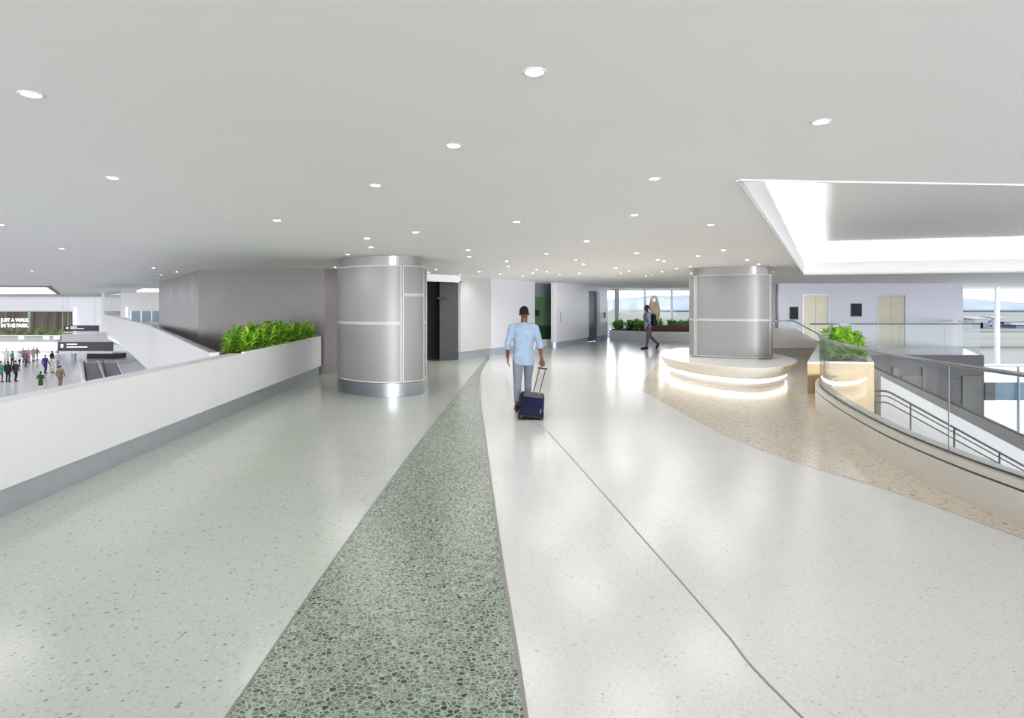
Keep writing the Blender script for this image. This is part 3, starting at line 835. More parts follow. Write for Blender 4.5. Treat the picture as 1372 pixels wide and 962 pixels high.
for px, wdt in ((1276,0.007),):
    i = gif(px); p = Vector(GP[i]); 
    m_ = MB(); m_.box(p.x-wdt/2,p.x+wdt/2,p.y-0.002,p.y+0.012,0.376,1.22); m_.build('post','rail_metal',bal)
m_ = MB(); band(m_, offset(GP[:cuts[-2]],-0.012), 0.008, 0.375, 0.392); m_.build('glazing_channel','groove',bal)

# ---------------- long oak planter beside the stairwell
pl = thing('oak_planter', 'tall pale oak planter with a white top edge running along the stairwell', 'planter')
L_ = 9.9
def along(x, y, s): return (x + U.x*s, y + U.y*s)
P0, P1, P2, P3 = (6.10,13.1),(6.44,13.12),(7.50,13.14),(7.62,13.16)
m_ = MB(); m_.prism([P0,P1,along(*P1,L_),along(*P0,L_)], 0.001, 0.60); m_.build('side_wall','oak',pl)
m_ = MB(); m_.prism([P0,P1,along(*P1,L_),along(*P0,L_)], 0.60, 0.645); m_.build('top_edge','white_paint',pl)
m_ = MB(); m_.prism([(6.58,13.32),P2,along(*P2,L_*0.93),along(6.58,13.32,L_*0.93)], -5.0, 0.60); m_.build('stair_side','oak',pl)
m_ = MB(); m_.prism([(6.58,13.32),P2,along(*P2,L_*0.93),along(6.58,13.32,L_*0.93)], 0.60, 0.635); m_.build('rim','white_paint',pl)
m_ = MB(); m_.prism([(6.66,13.42),(7.42,13.24),along(7.42,13.24,L_*0.9),along(6.66,13.42,L_*0.9)], 0.63, 0.65); m_.build('planting_soil','soil',pl)

# ---------------- stairs going down beside the planter
st = thing('staircase', 'pale stone stairs descending to the right behind the curved glass balustrade', 'staircase')
YS = 13.0
def zpitch(x): return -0.65 if x < 7.95 else -0.65 - 0.55*(x-7.95)
m_ = MB()
xs = [7.56, 7.95, 16.2]
a = [(7.56,YS,-5),(16.2,YS,-5),(16.2,YS,zpitch(16.2)+1.02),(7.56,YS,0.36)]
b = [(x,YS+0.16,z) for x,_,z in a]; m_.add(a+b,[(0,1,2,3),(7,6,5,4)]+[(i,(i+1)%4,(i+1)%4+4,i+4) for i in range(4)]); m_.build('side_wall','stair_stone',st)
m_ = MB(); m_.prism([(5.1,10.4),(7.95-0.776*2.6,10.4),(7.95,YS-0.001),(7.56,YS-0.001),(6.6,13.0),(5.6,11.9)],-0.85,-0.65); m_.build('landing','tread_stone',st)
m_ = MB(); x = 7.95; z = -0.65; k = 0
nst = 27; run = 0.285; rise = run*0.55
SK = 0.776*2.6
for k in range(nst): m_.prism([(x+run*k-SK,10.4),(x+run*(k+1)+0.02-SK,10.4),(x+run*(k+1)+0.02,YS-0.001),(x+run*k,YS-0.001)], z-rise*(k+1)-0.16, z-rise*(k+1))
m_.build('steps','tread_stone',st)
for yy in (11.75,):
    hr = []
    for dz in (0.0, -0.09, -0.21):
        pts = [(6.72,yy,0.225+dz),(6.92,yy,0.225+dz)] + [(7.02+q*1.0, yy, 0.19+dz-0.55*q) for q in range(9)]
        h_ = MB(); h_.tube(pts, 0.019 if dz == 0 else 0.012, 8); h_.build('handrail','dark_rail',st,smooth=True)
    for px in (1220,1278.5,1339):
        X = xat(px,yy); zt_ = 0.19-0.80-0.55*(X-7.02)
        p_ = MB(); p_.tube([(X,yy,zt_-0.15),(X,yy,zt_+0.80)],0.016,8); p_.build('post','dark_rail',st,smooth=True)
st2 = thing('escalator_side', 'long dark grey sloping side panel rising behind the pale stairs', 'escalator')
a = [(8.3,15.6,0.55),(18.6,15.6,-4.2),(18.6,15.6,-5),(8.3,15.6,-5)]; b = [(x,15.8,z) for x,_,z in a]
m_ = MB(); m_.add(a+b,[(0,1,2,3),(7,6,5,4)]+[(i,(i+1)%4,(i+1)%4+4,i+4) for i in range(4)]); m_.build('side_panel','dim_slab',st2)
m_ = MB(); m_.tube([(8.3,15.7,0.60),(18.6,15.7,-4.15)],0.03,8); m_.build('handrail','dark_rail',st2,smooth=True)

# ---------------- glass balustrade of the elevator lobby
lb = thing('lobby_balustrade', 'straight clear glass balustrade in front of the elevators across the stairwell', 'balustrade')
LBP = [(10.95,23.3),(12.6,23.3),(14.25,23.3),(15.9,23.3),(17.2,23.3),(18.4,25.6),(19.6,27.9)]
for a, b in zip(LBP, LBP[1:]):
    v = (Vector(b)-Vector(a)).normalized()*0.012
    m_ = MB(); m_.seg(Vector(a)+v, Vector(b)-v, -0.015, 0.0, 1.12); m_.build('glass_panel','rail_glass',lb)
m_ = MB(); m_.tube([(x,y,1.14) for x,y in LBP], 0.022, 8); m_.build('handrail','rail_metal',lb,smooth=True)
# rail along the top of the stair head parapet
lb2 = thing('stair_head_railing', 'low glass railing on the white parapet between the right column and the planter', 'railing')
for a, b in ((7.5,8.7),(8.72,9.9)):
    m_ = MB(); m_.box(a,b,Yp+0.09,Yp+0.105,1.02,1.26); m_.build('glass_panel','rail_glass',lb2)
m_ = MB(); m_.tube([(7.45,Yp+0.1,1.28),(9.9,Yp+0.1,1.28),(10.95,Yp+0.1,0.72)],0.022,8); m_.build('handrail','rail_metal',lb2,smooth=True)

# ---------------- leafy plants
def leaf(mb, base, az, tilt, L, wd, curl, mi=0):
    """one pointed leaf, folded along its midrib, as its own small surface."""
    d = Vector((math.cos(az),math.sin(az),0)); s_ = Vector((-math.sin(az),math.cos(az),0))
    N = 5; mid = []; p = Vector(base); ang = tilt
    for i in range(N+1):
        mid.append(p.copy()); p = p + (d*math.cos(ang)+Vector((0,0,1))*math.sin(ang))*(L/N); ang -= curl/N
    prof = [0.25,0.8,1.0,0.85,0.5,0.0]
    vs = []; fs = []
    for i in range(N+1):
        hw_ = wd*prof[i]/2
        vs += [mid[i]-s_*hw_+Vector((0,0,hw_*0.45)), mid[i], mid[i]+s_*hw_+Vector((0,0,hw_*0.45))]
    for i in range(N):
        a = i*3; fs += [(a,a+1,a+4,a+3),(a+1,a+2,a+5,a+4)]
    mb.add(vs, fs, mi)
def plant(name, label, cat, group, seed, h=0.5, spread=0.3, n=70, L=0.2, wd=0.06, matname='leaf'):
    R = random.Random(seed)
    t = thing(name, label, cat, group=group)
    fo, sm = MB(), MB()
    for k in range(6):
        a = R.uniform(0,2*PI); r = R.uniform(0.02,spread*0.6); top = Vector((math.cos(a)*r, math.sin(a)*r, h*R.uniform(0.5,0.85)))
        sm.tube([(top.x*0.2,top.y*0.2,0), (top.x*0.6,top.y*0.6,top.z*0.5), top], [0.010,0.007,0.005], 6)
        m = n//6
        for q in range(m):
            u = (q+1)/m; c = Vector((top.x*0.2,top.y*0.2,0)).lerp(top, u)
            leaf(fo, c, R.uniform(0,2*PI), R.uniform(0.15,0.9)+0.5*u, L*R.uniform(0.7,1.25), wd*R.uniform(0.8,1.2), R.uniform(0.5,1.6))
    fo.build('foliage', matname, t); sm.build('stem', 'stem', t, smooth=True)
    return t
def place(src, x, y, z, rz, s_, first=False):
    o = src if first else copy_tree(src)
    o.location = (x,y,z); o.rotation_euler = (0,0,rz); o.scale = (s_,s_,s_)
    return o
R = random.Random(5)
pv = [plant('leafy_plant','bright green leafy plant in the trough on the left white parapet','plant','plants on the left parapet',10+i,0.42,0.30,84,0.20,0.055) for i in range(3)]
used = set()
nL = 26
for i in range(nL):
    u = (i//2 + 0.5)/(nL/2); side = i % 2
    Y = 11.35 + u*(16.15-11.35)
    wd_ = 0.30 + 0.28*u
    x = lx(Y) - 0.20 - side*wd_ + R.uniform(-0.03,0.03)
    k = i % 3
    s_ = (1.16 if 0.12 < u < 0.9 else 0.95) * R.uniform(0.92,1.08)
    place(pv[k], x, Y, 0.895, R.uniform(0,6.28), s_, first=(k not in used)); used.add(k)
pv2 = [plant('leafy_plant','bright green leafy plant in the oak planter behind the curved glass','plant','plants in the oak planter',30+i,0.40,0.28,84,0.20,0.058) for i in range(3)]
used = set()
for i in range(33):
    u = (i//3+0.15)/11; side = i % 3
    x, y = along(6.80 + side*0.28, 13.50-side*0.04, u*8.3)
    s_ = R.uniform(0.9,1.1)*(1.32,1.22,0.95)[side]*(0.9 if u < 0.12 else 1.0)
    k = i % 3
    place(pv2[k], x, y, 0.648, R.uniform(0,6.28), s_, first=(k not in used)); used.add(k)

# ---------------- far planter by the window, with mound and sculpture
mat('white_paint_bright',(248,249,252),0.4,var=0.01)
fpn = thing('window_planter', 'long low white curved planter in front of the far window', 'planter')
fo_ = resample(spline([(5.35,34.4),(6.2,33.1),(7.6,32.1),(9.2,31.6),(10.6,31.7),(11.5,32.6),(11.7,34.2),(11.4,35.9),(8.5,36.3),(5.9,36.0)],8,True),90,True)
m_ = MB(); m_.prism(fo_, 0.0, 0.50); bevel(m_.build('trough','white_paint_bright',fpn),0.015)
fi = inset(fo_,0.12)
m_ = MB(); m_.prism(fi, 0.50, 0.53); m_.build('planting_soil','soil',fpn)
m_ = MB()
mo = resample(spline([(6.6,33.3),(8.0,32.5),(9.4,32.1),(10.5,32.5),(10.4,33.6),(9.2,34.4),(7.6,34.4)],8,True),60,True)
cx_ = Vector((9.0,33.4)); rr = []
for f_, z_ in ((1,0.53),(0.9,0.60),(0.7,0.72),(0.45,0.80),(0.2,0.83)):
    rr.append([tuple(cx_.lerp(Vector(p),f_))+(z_+0.015*noise.noise(Vector((p[0]*3,p[1]*3,f_*5))),) for p in mo])
m_.rings(rr); m_.build('bark_mound','bark',fpn,smooth=True)
pv3 = [plant('low_shrub','low bushy green plant in the far white planter by the window','plant','plants in the far planter',50+i,0.36,0.3,80,0.2,0.06,'leaf_dark') for i in range(3)]
used = set()
spots = []
for i in range(44):
    while True:
        x = R.uniform(5.7,11.2); y = R.uniform(32.4,35.9)
        inside = False; n = len(fi)
        for a in range(n):
            p, q = fi[a], fi[(a+1)%n]
            if (p[1] > y) != (q[1] > y) and x < (q[0]-p[0])*(y-p[1])/(q[1]-p[1])+p[0]: inside = not inside
        if inside and not (7.0 < x < 10.6 and y < 34.2) and all((x-a)**2+(y-b)**2 > 0.10 for a,b in spots): break
    spots.append((x,y))
for i, (x,y) in enumerate(spots):
    k = i % 3; place(pv3[k], x, y, 0.53, R.uniform(0,6.28), R.uniform(1.15,1.45), first=(k not in used)); used.add(k)

# abstract standing sculpture: looped top, hollow, twisting body
scu = thing('abstract_sculpture', 'tan abstract stone sculpture with a looped hole at its top in the far planter', 'sculpture', (7.62,34.0,0.74))
m_ = MB()
loop = [(0.16*math.cos(a)+0.0,0.0,1.38+0.17*math.sin(a)) for a in [2*PI*i/20 for i in range(20)]]
m_.tube(loop+[loop[0],loop[1]], 0.065, 12)
m_.tube([(-0.15,0,1.32),(-0.15,0.0,1.1),(-0.11,0.02,0.9),(0.0,0.02,0.74),(0.08,0,0.62)],[0.07,0.13,0.17,0.16,0.12],12,round_ends=True)
m_.tube([(0.15,0,1.34),(0.14,0,1.12),(0.17,0.02,0.85),(0.16,0,0.6),(0.12,0,0.38),(0.06,0,0.2),(-0.04,0,0.03)],[0.07,0.13,0.15,0.14,0.17,0.19,0.16],14,round_ends=True)
m_.tube([(0.18,0,0.35),(-0.05,0,0.22),(-0.16,0,0.05)],[0.14,0.16,0.1],12,round_ends=True)
o = m_.build('stone_body','bronze_stone',scu,smooth=True)
rm = o.modifiers.new('r','REMESH'); rm.mode = 'VOXEL'; rm.voxel_size = 0.025; rm.use_smooth_shade = True
sm_ = o.modifiers.new('s','SMOOTH'); sm_.iterations = 6
m_ = MB(); m_.sections([(-0.17,0.03,0,0.26,0.2),(0.02,0.03,0,0.22,0.17)],20); m_.build('foot_block','bark',scu)

# ---------------- lower hall: mural screen, signs, counter, walkways, bin
YM = 95.6
ms = thing('mural_screen', 'wide forest photograph screen with bold white words on the back wall of the hall', 'screen')
x0, x1, zz0, zz1 = xat(-40,YM), xat(94.5,YM), zat(448.5,YM), zat(418,YM)
m = bpy.data.materials.new('forest_mural'); m.use_nodes = True; nt = m.node_tree; b = nt.nodes['Principled BSDF']
tcn = nt.nodes.new('ShaderNodeTexCoord')
def nz_(scl, sxyz, det=4):
    mp = nt.nodes.new('ShaderNodeMapping'); mp.inputs['Scale'].default_value = sxyz
    n_ = nt.nodes.new('ShaderNodeTexNoise'); n_.inputs['Scale'].default_value = scl; n_.inputs['Detail'].default_value = det
    nt.links.new(tcn.outputs['Object'], mp.inputs[0]); nt.links.new(mp.outputs[0], n_.inputs[0]); return n_
trunk = nz_(1.0,(1.1,1,0.05)); foli = nz_(1.4,(1,1,1.2),8)
r1 = nt.nodes.new('ShaderNodeValToRGB'); e = r1.color_ramp.elements
e[0].position = 0.30; e[0].color = srgb(34,38,40); e[1].position = 0.72; e[1].color = srgb(176,206,196)
for p_, c_ in ((0.42,(58,58,52)),(0.50,(92,78,64)),(0.57,(66,74,70)),(0.65,(104,118,108))):
    q = e.new(p_); q.color = srgb(*c_)
nt.links.new(trunk.outputs[0], r1.inputs[0])
r2 = nt.nodes.new('ShaderNodeValToRGB'); e = r2.color_ramp.elements
e[0].position = 0.3; e[0].color = srgb(40,46,30); e[1].position = 0.7; e[1].color = srgb(126,130,66); q = e.new(0.5); q.color = srgb(74,86,44)
nt.links.new(foli.outputs[0], r2.inputs[0])
sxx = nt.nodes.new('ShaderNodeSeparateXYZ'); nt.links.new(tcn.outputs['Object'], sxx.inputs[0])
mr = nt.nodes.new('ShaderNodeMapRange'); mr.inputs['From Min'].default_value = -0.1; mr.inputs['From Max'].default_value = -1.5
nt.links.new(sxx.outputs['Z'], mr.inputs['Value'])
ad = nt.nodes.new('ShaderNodeMath'); ad.operation = 'MULTIPLY_ADD'; ad.inputs[1].default_value = 1.6; ad.inputs[2].default_value = -0.5
ad2 = nt.nodes.new('ShaderNodeMath'); ad2.operation = 'ADD'; ad2.use_clamp = True
nt.links.new(foli.outputs[0], ad.inputs[0]); nt.links.new(ad.outputs[0], ad2.inputs[0]); nt.links.new(mr.outputs[0], ad2.inputs[1])
ml_ = nt.nodes.new('ShaderNodeMath'); ml_.operation = 'MULTIPLY'; nt.links.new(ad2.outputs[0], ml_.inputs[0]); nt.links.new(mr.outputs[0], ml_.inputs[1])
mx = nt.nodes.new('ShaderNodeMix'); mx.data_type = 'RGBA'
nt.links.new(ml_.outputs[0], mx.inputs[0]); nt.links.new(r1.outputs[0], mx.inputs[6]); nt.links.new(r2.outputs[0], mx.inputs[7])
nt.links.new(mx.outputs[2], b.inputs['Base Color']); nt.links.new(mx.outputs[2], b.inputs['Emission Color']); b.inputs['Emission Strength'].default_value = 0.35
M['forest_mural'] = m
m_ = MB(); m_.box(-(x1-x0)/2,(x1-x0)/2,-0.1,0.1,-(zz1-zz0)/2,(zz1-zz0)/2); o = m_.build('picture','forest_mural',ms); o.location = ((x0+x1)/2,YM,(zz0+zz1)/2)
m_ = MB(); m_.box(x0-0.05,x1+0.05,YM+0.12,YM+0.2,zz0-0.06,zz1+0.06); m_.build('frame','charcoal',ms)
emat('letter_white',(250,252,250),0.9)
for txt, py in (('JUST A WALK',431.0),('IN THE PARK.',438.3)):
    cu = bpy.data.curves.new('lettering','FONT'); cu.body = txt; cu.size = 0.74; cu.extrude = 0.02; cu.offset = 0.022; cu.space_character = 0.92
    to = bpy.data.objects.new('lettering',cu); col.objects.link(to); to.parent = ms
    to.location = (xat(0.6,YM), YM-0.13, zat(py,YM)); to.rotation_euler = (PI/2,0,0); cu.materials.append(M['letter_white'])
    bpy.context.view_layer.update(); me_ = bpy.data.meshes.new_from_object(to.evaluated_get(bpy.context.evaluated_depsgraph_get())); bpy.data.objects.remove(to)
    to = bpy.data.objects.new('lettering', me_); col.objects.link(to); to.parent = ms; to.location = (xat(2.0,YM), YM-0.13, zat(py,YM)); to.rotation_euler = (PI/2,0,0)
    if not me_.materials: me_.materials.append(M['letter_white'])
def hall_sign(px0, px1, py0, py1, Y, label):
    t = thing('hanging_sign', label, 'sign', (0,0,0))
    xa, xb, za, zb_ = xat(px0,Y), xat(px1,Y), zat(py1,Y), zat(py0,Y); h = zb_-za
    MB().box(xa,xb,Y-0.12,Y+0.12,za+h*0.22,zb_).build('sign_board','sign_dark',t)
    MB().box(xa,xb,Y-0.10,Y+0.10,za,za+h*0.17).build('light_bar','pale_grey',t)
    a = MB(); a.box(xa+0.4,xa+0.4+h*0.2,Y-0.15,Y-0.12,za+h*0.52,za+h*0.80); a.build('pictogram','letter_white',t)
    a = MB()
    a.box(xa+0.5+h*0.42,xa+0.5+h*1.3,Y-0.14,Y-0.12,zb_-h*0.24,zb_-h*0.17); a.box(xa+0.5+h*0.42,xa+0.5+h*2.2,Y-0.14,Y-0.12,zb_-h*0.47,zb_-h*0.40)
    a.build('lettering','letter_white',t)
    for xx in (xa+0.5, xb-0.5):
        a = MB(); a.tube([(xx,Y,zb_),(xx,Y,hz)],0.02,6); a.build('hanging_rod','pale_grey',t)
    return t
hall_sign(86,132,436,446,84,'upper dark hanging sign in front of the right end of the forest mural')
hall_sign(78,151,458,473.5,72,'lower and wider dark hanging sign above the moving walkways')
ct = thing('service_counter', 'long glowing white counter along the back wall of the hall', 'counter')
MB().box(-108,xat(79,94),93.4,94.4,-5.0,zat(469,94)).build('counter_body','white_paint',ct)
MB().box(-108,xat(79,94),93.9,94.3,zat(468.5,94),zat(458.5,94)).build('glowing_front','hall_glow',ct)
MB().box(-108,xat(84,94),92.9,95,zat(457.5,94),zat(451,94)).build('canopy','pale_grey',ct)
for p in ((-12,-6),(25,31),(58,65),(72,79)):
    MB().box(xat(p[0],92.8),xat(p[1],92.8),92.8,92.9,zat(454,93),zat(450.5,93)).build('canopy_light','hall_glow',ct)
# tall lit slots
for p, lab in ((100,'narrow bright vertical light slot right of the forest mural'),):
    MBo = MB().box(xat(p-0.8,95.9),xat(p+0.8,95.9),95.85,95.95,zat(449,95),zat(412,95)).build('wall_light','hall_glow'); tag(MBo,lab,'wall light')
MBo = MB().box(xat(169.3,62.2),xat(171.8,62.2),62.1,62.2,zat(424,62),zat(412,62)).build('wall_light','hall_glow'); tag(MBo,'short bright vertical light slot left of the gallery window','wall light')
# glass screens on the gallery parapet
gs_ = thing('glass_screen', 'tall pale glass screen standing on the far end of the gallery parapet', 'glass screen')
for a, b in (((-22.3,36.1),(-25.5,40.4)),((-25.6,40.5),(-28.8,44.8))):
    m_ = MB(); m_.seg(a,b,0.03,1.22,2.75); m_.build('glass_pane','rail_glass',gs_)
# moving walkways
def walkway(pxl, pxr, pyf, pyn, label, group=None):
    t = thing('moving_walkway', label, 'moving walkway')
    def g_(px, py, z=-5.0): return at_height(px, py, z)
    Yf, Yn = 75.0, 54.0
    xl, xr = xat(pxl,Yf), xat(pxr,Yf)
    xln = xat(pxl+pyn,Yn)
    # belt runs parallel to its sides
    def quad(a0,a1,z0,z1,m,nm,dx=0):
        q = MB(); q.prism([(xl+a0,Yf+dx),(xl+a1,Yf+dx),(xln+a1,Yn),(xln+a0,Yn)],z0,z1); q.build(nm,m,t)
    W_ = xr-xl
    quad(0.12,W_-0.12,-5.0,-4.93,'belt','tread_belt')
    for a0 in (0,W_-0.1):
        quad(a0,a0+0.1,-5.0,-4.72,'rail_glass_side','side_panel')
        quad(a0-0.03,a0+0.13,-4.72,-4.62,'black_rubber' if a0 == 0 else 'white_paint','handrail')
    q = MB(); q.box(xl-0.2,xr+0.2,Yf,Yf+4.5,-5.0,-4.96); q.build('landing_plate','pale_grey',t)
    return t
mat('rail_glass_side',(176,176,184),0.2)
walkway(112,131,487,4.5,'left moving walkway with dark ribbed belt in the lower hall')
walkway(137,156,487,6.5,'right moving walkway beside the gallery parapet in the lower hall')
sw = thing('side_barrier', 'white side wall left of the moving walkways', 'barrier'); q = MB(); q.prism([(xat(106,76),76),(xat(110,76),76),(xat(114.5,54),54),(xat(111,54),54)],-5,-4.55); q.build('panel','white_paint',sw)
kb = MB(); kb.box(xat(116,82),xat(157,82),82,84,-5.0,zat(474,82)); tag(bevel(kb.build('kiosk','black_rubber'),0.05),'low black kiosk under the wider hanging sign','kiosk')
bn = thing('waste_bin','small grey waste bin standing on the hall floor left of the walkways','bin',(xat(99,78),78,-5.0))
m_ = MB(); m_.sections([(0,0,0,0.26,0.26),(1.0,0,0,0.29,0.29)],20); m_.build('bin_body','bin_grey',bn,smooth=False)
m_ = MB(); m_.sections([(1.0,0,0,0.30,0.30),(1.08,0,0,0.28,0.28)],20); m_.build('lid','charcoal',bn)

# ---------------- outside: airfield, water, hills, buildings
og = MB(); og.prism([(-900,39.5),(60,39.5),(60,34.5),(2500,34.5),(2500,2600),(-900,2600)],-9.0,-8.0)
mat('airfield_ground',(134,131,124),1.0,var=0.2,scale=1.0,stretch=(0.008,0.03,1),spec=0.0)
struct(og,'floor_airfield','airfield_ground')
wa = MB(); wa.prism([(260,1020),(1450,1020),(1450,1290),(260,1290)],-8.0,-7.8); mat('bay_water',(56,74,108),1.0,var=0.05,scale=0.01,spec=0.0); struct(wa,'floor_bay_water','bay_water')
mat('runway',(106,103,100),1.0,var=0.08,scale=0.05,spec=0.0)
for k,(x0,y0,x1,y1,w_) in enumerate(((60,150,400,175,8),(90,230,500,300,10),(20,345,700,475,14),(-40,260,300,290,10))):
    rw_ = MB(); rw_.seg((x0,y0),(x1,y1),w_,-8.0,-7.95); tag(rw_.build('runway','runway'),['nearest grey taxiway strip outside the right window','second grey taxiway strip farther from the right window','long distant grey runway strip outside','grey taxiway strip outside the far window behind the planter'][k],'runway')
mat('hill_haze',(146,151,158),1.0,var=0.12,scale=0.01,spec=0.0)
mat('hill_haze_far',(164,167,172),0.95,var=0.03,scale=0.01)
def hill(name, x0, x1, Y, h, seed, m, label):
    N = 90; rings_=[]
    a = MB()
    for j, (dy, f_) in enumerate(((0,0.0),(120,0.55),(260,1.0),(420,0.6),(600,0.0))):
        row = []
        for i in range(N+1):
            x = x0+(x1-x0)*i/N
            e_ = min(1,(i/N)*8,(1-i/N)*8)
            hh = h*(0.62+0.55*noise.noise(Vector((x*0.0022+seed,seed,j*0.12)))+0.12*noise.noise(Vector((x*0.012,seed*3,j*0.5))))*f_*e_
            row.append((x,Y+dy,-8+hh))
        rings_.append(row)
    vs=[p for r in rings_ for p in r]; n=N+1
    fs=[(j*n+i,j*n+i+1,(j+1)*n+i+1,(j+1)*n+i) for j in range(4) for i in range(N)]
    a.add(vs,fs); o=a.build(name,m,smooth=True); tag(o,label,'hill'); return o
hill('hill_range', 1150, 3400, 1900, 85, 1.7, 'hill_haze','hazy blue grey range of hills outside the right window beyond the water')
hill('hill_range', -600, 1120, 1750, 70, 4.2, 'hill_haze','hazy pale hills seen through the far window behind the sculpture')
mat('shed_white',(146,148,151),0.6,var=0.04,scale=0.3); mat('shed_blue',(46,60,112),0.6,var=0.05); mat('shed_grey',(100,107,118),0.6)
def shed(px0,px1,py_b,h,dep,m,label,roof='shed_grey'):
    x0,y = at_height(px0,py_b,-8.0); x1 = xat(px1,y)
    t = thing('airport_building',label,'building',(0,0,0))
    MB().box(x0,x1,y,y+dep,-8,-8+h).build('walls',m,t)
    a = MB(); 
    a.add([(x0-1,y-1,-8+h),(x1+1,y-1,-8+h),(x1+1,y+dep+1,-8+h),(x0-1,y+dep+1,-8+h),(x0-1,y+dep/2,-8+h*1.2),(x1+1,y+dep/2,-8+h*1.2)],[(0,1,5,4),(2,3,4,5),(0,4,3),(1,2,5),(0,3,2,1)])
    a.build('roof',roof,t)
    n = max(2,int((x1-x0)/9))
    for i in range(n):
        c = x0+(x1-x0)*(i+0.5)/n; q = MB(); q.box(c-2,c+2,y-0.2,y,-8,-8+h*0.6); q.build('hangar_door','shed_grey',t)
shed(1306,1324,440,4.2,18,'shed_white','white airport building outside, left of the window mullion')
shed(1343,1353,434,0.9,15,'shed_blue','low blue building outside, right of the window mullion')
shed(1337,1345,438,4.0,15,'shed_white','white hangar outside, just behind the window mullion')
shed(1362,1384,440,1.6,12,'shed_blue','blue building outside at the right edge of the photo')
tw = thing('tail_tower','slim blue and white striped tower outside between the white airport buildings','tower')
x_,y_ = at_height(1328,438,-8.0)
for k in range(4): MB().box(x_-0.7-k*0.15,x_+0.5-k*0.15,y_,y_+1,-8+k*1.0,-8+(k+1)*1.0).build('tower_section','shed_blue' if k%2==0 else 'shed_white',tw)

# ================================================================== PEOPLE
def cmat(name, rgb, rough=0.8, var=0.08, scale=14): 
    if name not in M: mat(name, rgb, rough, var=var, scale=scale, spec=0.25)
    return name
cmat('skin_deep',(98,62,46),0.5,0.05); cmat('skin_mid',(178,132,104),0.5,0.05); cmat('skin_light',(214,174,150),0.5,0.05)
cmat('hair_black',(22,19,20),0.85); cmat('hair_brown',(70,50,38),0.8); cmat('hair_grey',(120,116,112),0.8)
cmat('shoe_black',(26,26,30),0.45); cmat('shoe_white',(226,226,228),0.5); cmat('shoe_tan',(150,116,90),0.5); cmat('lip',(92,48,42),0.5); cmat('eye_white',(225,222,218),0.3)

BASE = dict(pelvis=(0,0,0.95), chest=(0,0.0,1.30), neck=(0,0.0,1.50), head=(0,0.025,1.665),
  hipL=(-0.095,0,0.90), hipR=(0.095,0,0.90), kneeL=(-0.10,0.02,0.50), kneeR=(0.10,0.02,0.50),
  ankL=(-0.10,-0.02,0.085), ankR=(0.10,-0.02,0.085), toeL=(-0.115,0.17,0.025), toeR=(0.115,0.17,0.025),
  shL=(-0.185,0,1.435), shR=(0.185,0,1.435), elL=(-0.245,-0.02,1.15), elR=(0.245,-0.02,1.15),
  wrL=(-0.255,0.05,0.91), wrR=(0.255,0.05,0.91), handL=(-0.25,0.09,0.80), handR=(0.25,0.09,0.80))
def lerp3(a, b, t): return tuple(a[i]+(b[i]-a[i])*t for i in range(3))
def torso(mb, J, g=0.0, z0=0.86, z1=1.52, flare=0.0, wide=1.0):
    """elliptic sections from hip to neck, following the lean of the spine."""
    pz = J['pelvis']; nk = J['neck']
    base = [(0.80,.150,.105),(0.88,.165,.118),(0.96,.168,.118),(1.06,.150,.106),(1.16,.148,.106),(1.27,.168,.116),(1.37,.182,.118),(1.435,.180,.108),(1.475,.135,.088),(1.505,.075,.068),(1.53,.060,.060)]
    secs = []
    def sec(z):
        for a, b in zip(base, base[1:]):
            if a[0] <= z <= b[0]:
                u = (z-a[0])/(b[0]-a[0]); return (a[1]+(b[1]-a[1])*u, a[2]+(b[2]-a[2])*u)
        return (base[0][1], base[0][2]) if z < base[0][0] else (base[-1][1], base[-1][2])
    zs = sorted(set([z0,z1]+[b[0] for b in base if z0 < b[0] < z1]+([z0+0.1,z0+0.2] if z0 < 0.6 else [])))
    for z in zs:
        rx, ry = sec(z); u = (z-pz[2])/(nk[2]-pz[2])
        cx = pz[0]+(nk[0]-pz[0])*u if u > 0 else pz[0]; cy = pz[1]+(nk[1]-pz[1])*u if u > 0 else pz[1]
        fl_ = 1 + flare*max(0,(0.95-z))
        secs.append((z,cx,cy,(rx*wide+g)*fl_,(ry*wide+g)*fl_))
    mb.sections(secs, 24)
def limb(mb, a, b, c, ra, rb, rc, n=12):
    mb.tube([a, lerp3(a,b,0.35), lerp3(a,b,0.8), b, lerp3(b,c,0.3), lerp3(b,c,0.75), c], [ra, ra*0.97, rb*1.02, rb, rb*1.02, (rb*0.3+rc*0.7), rc], n, round_ends=True)
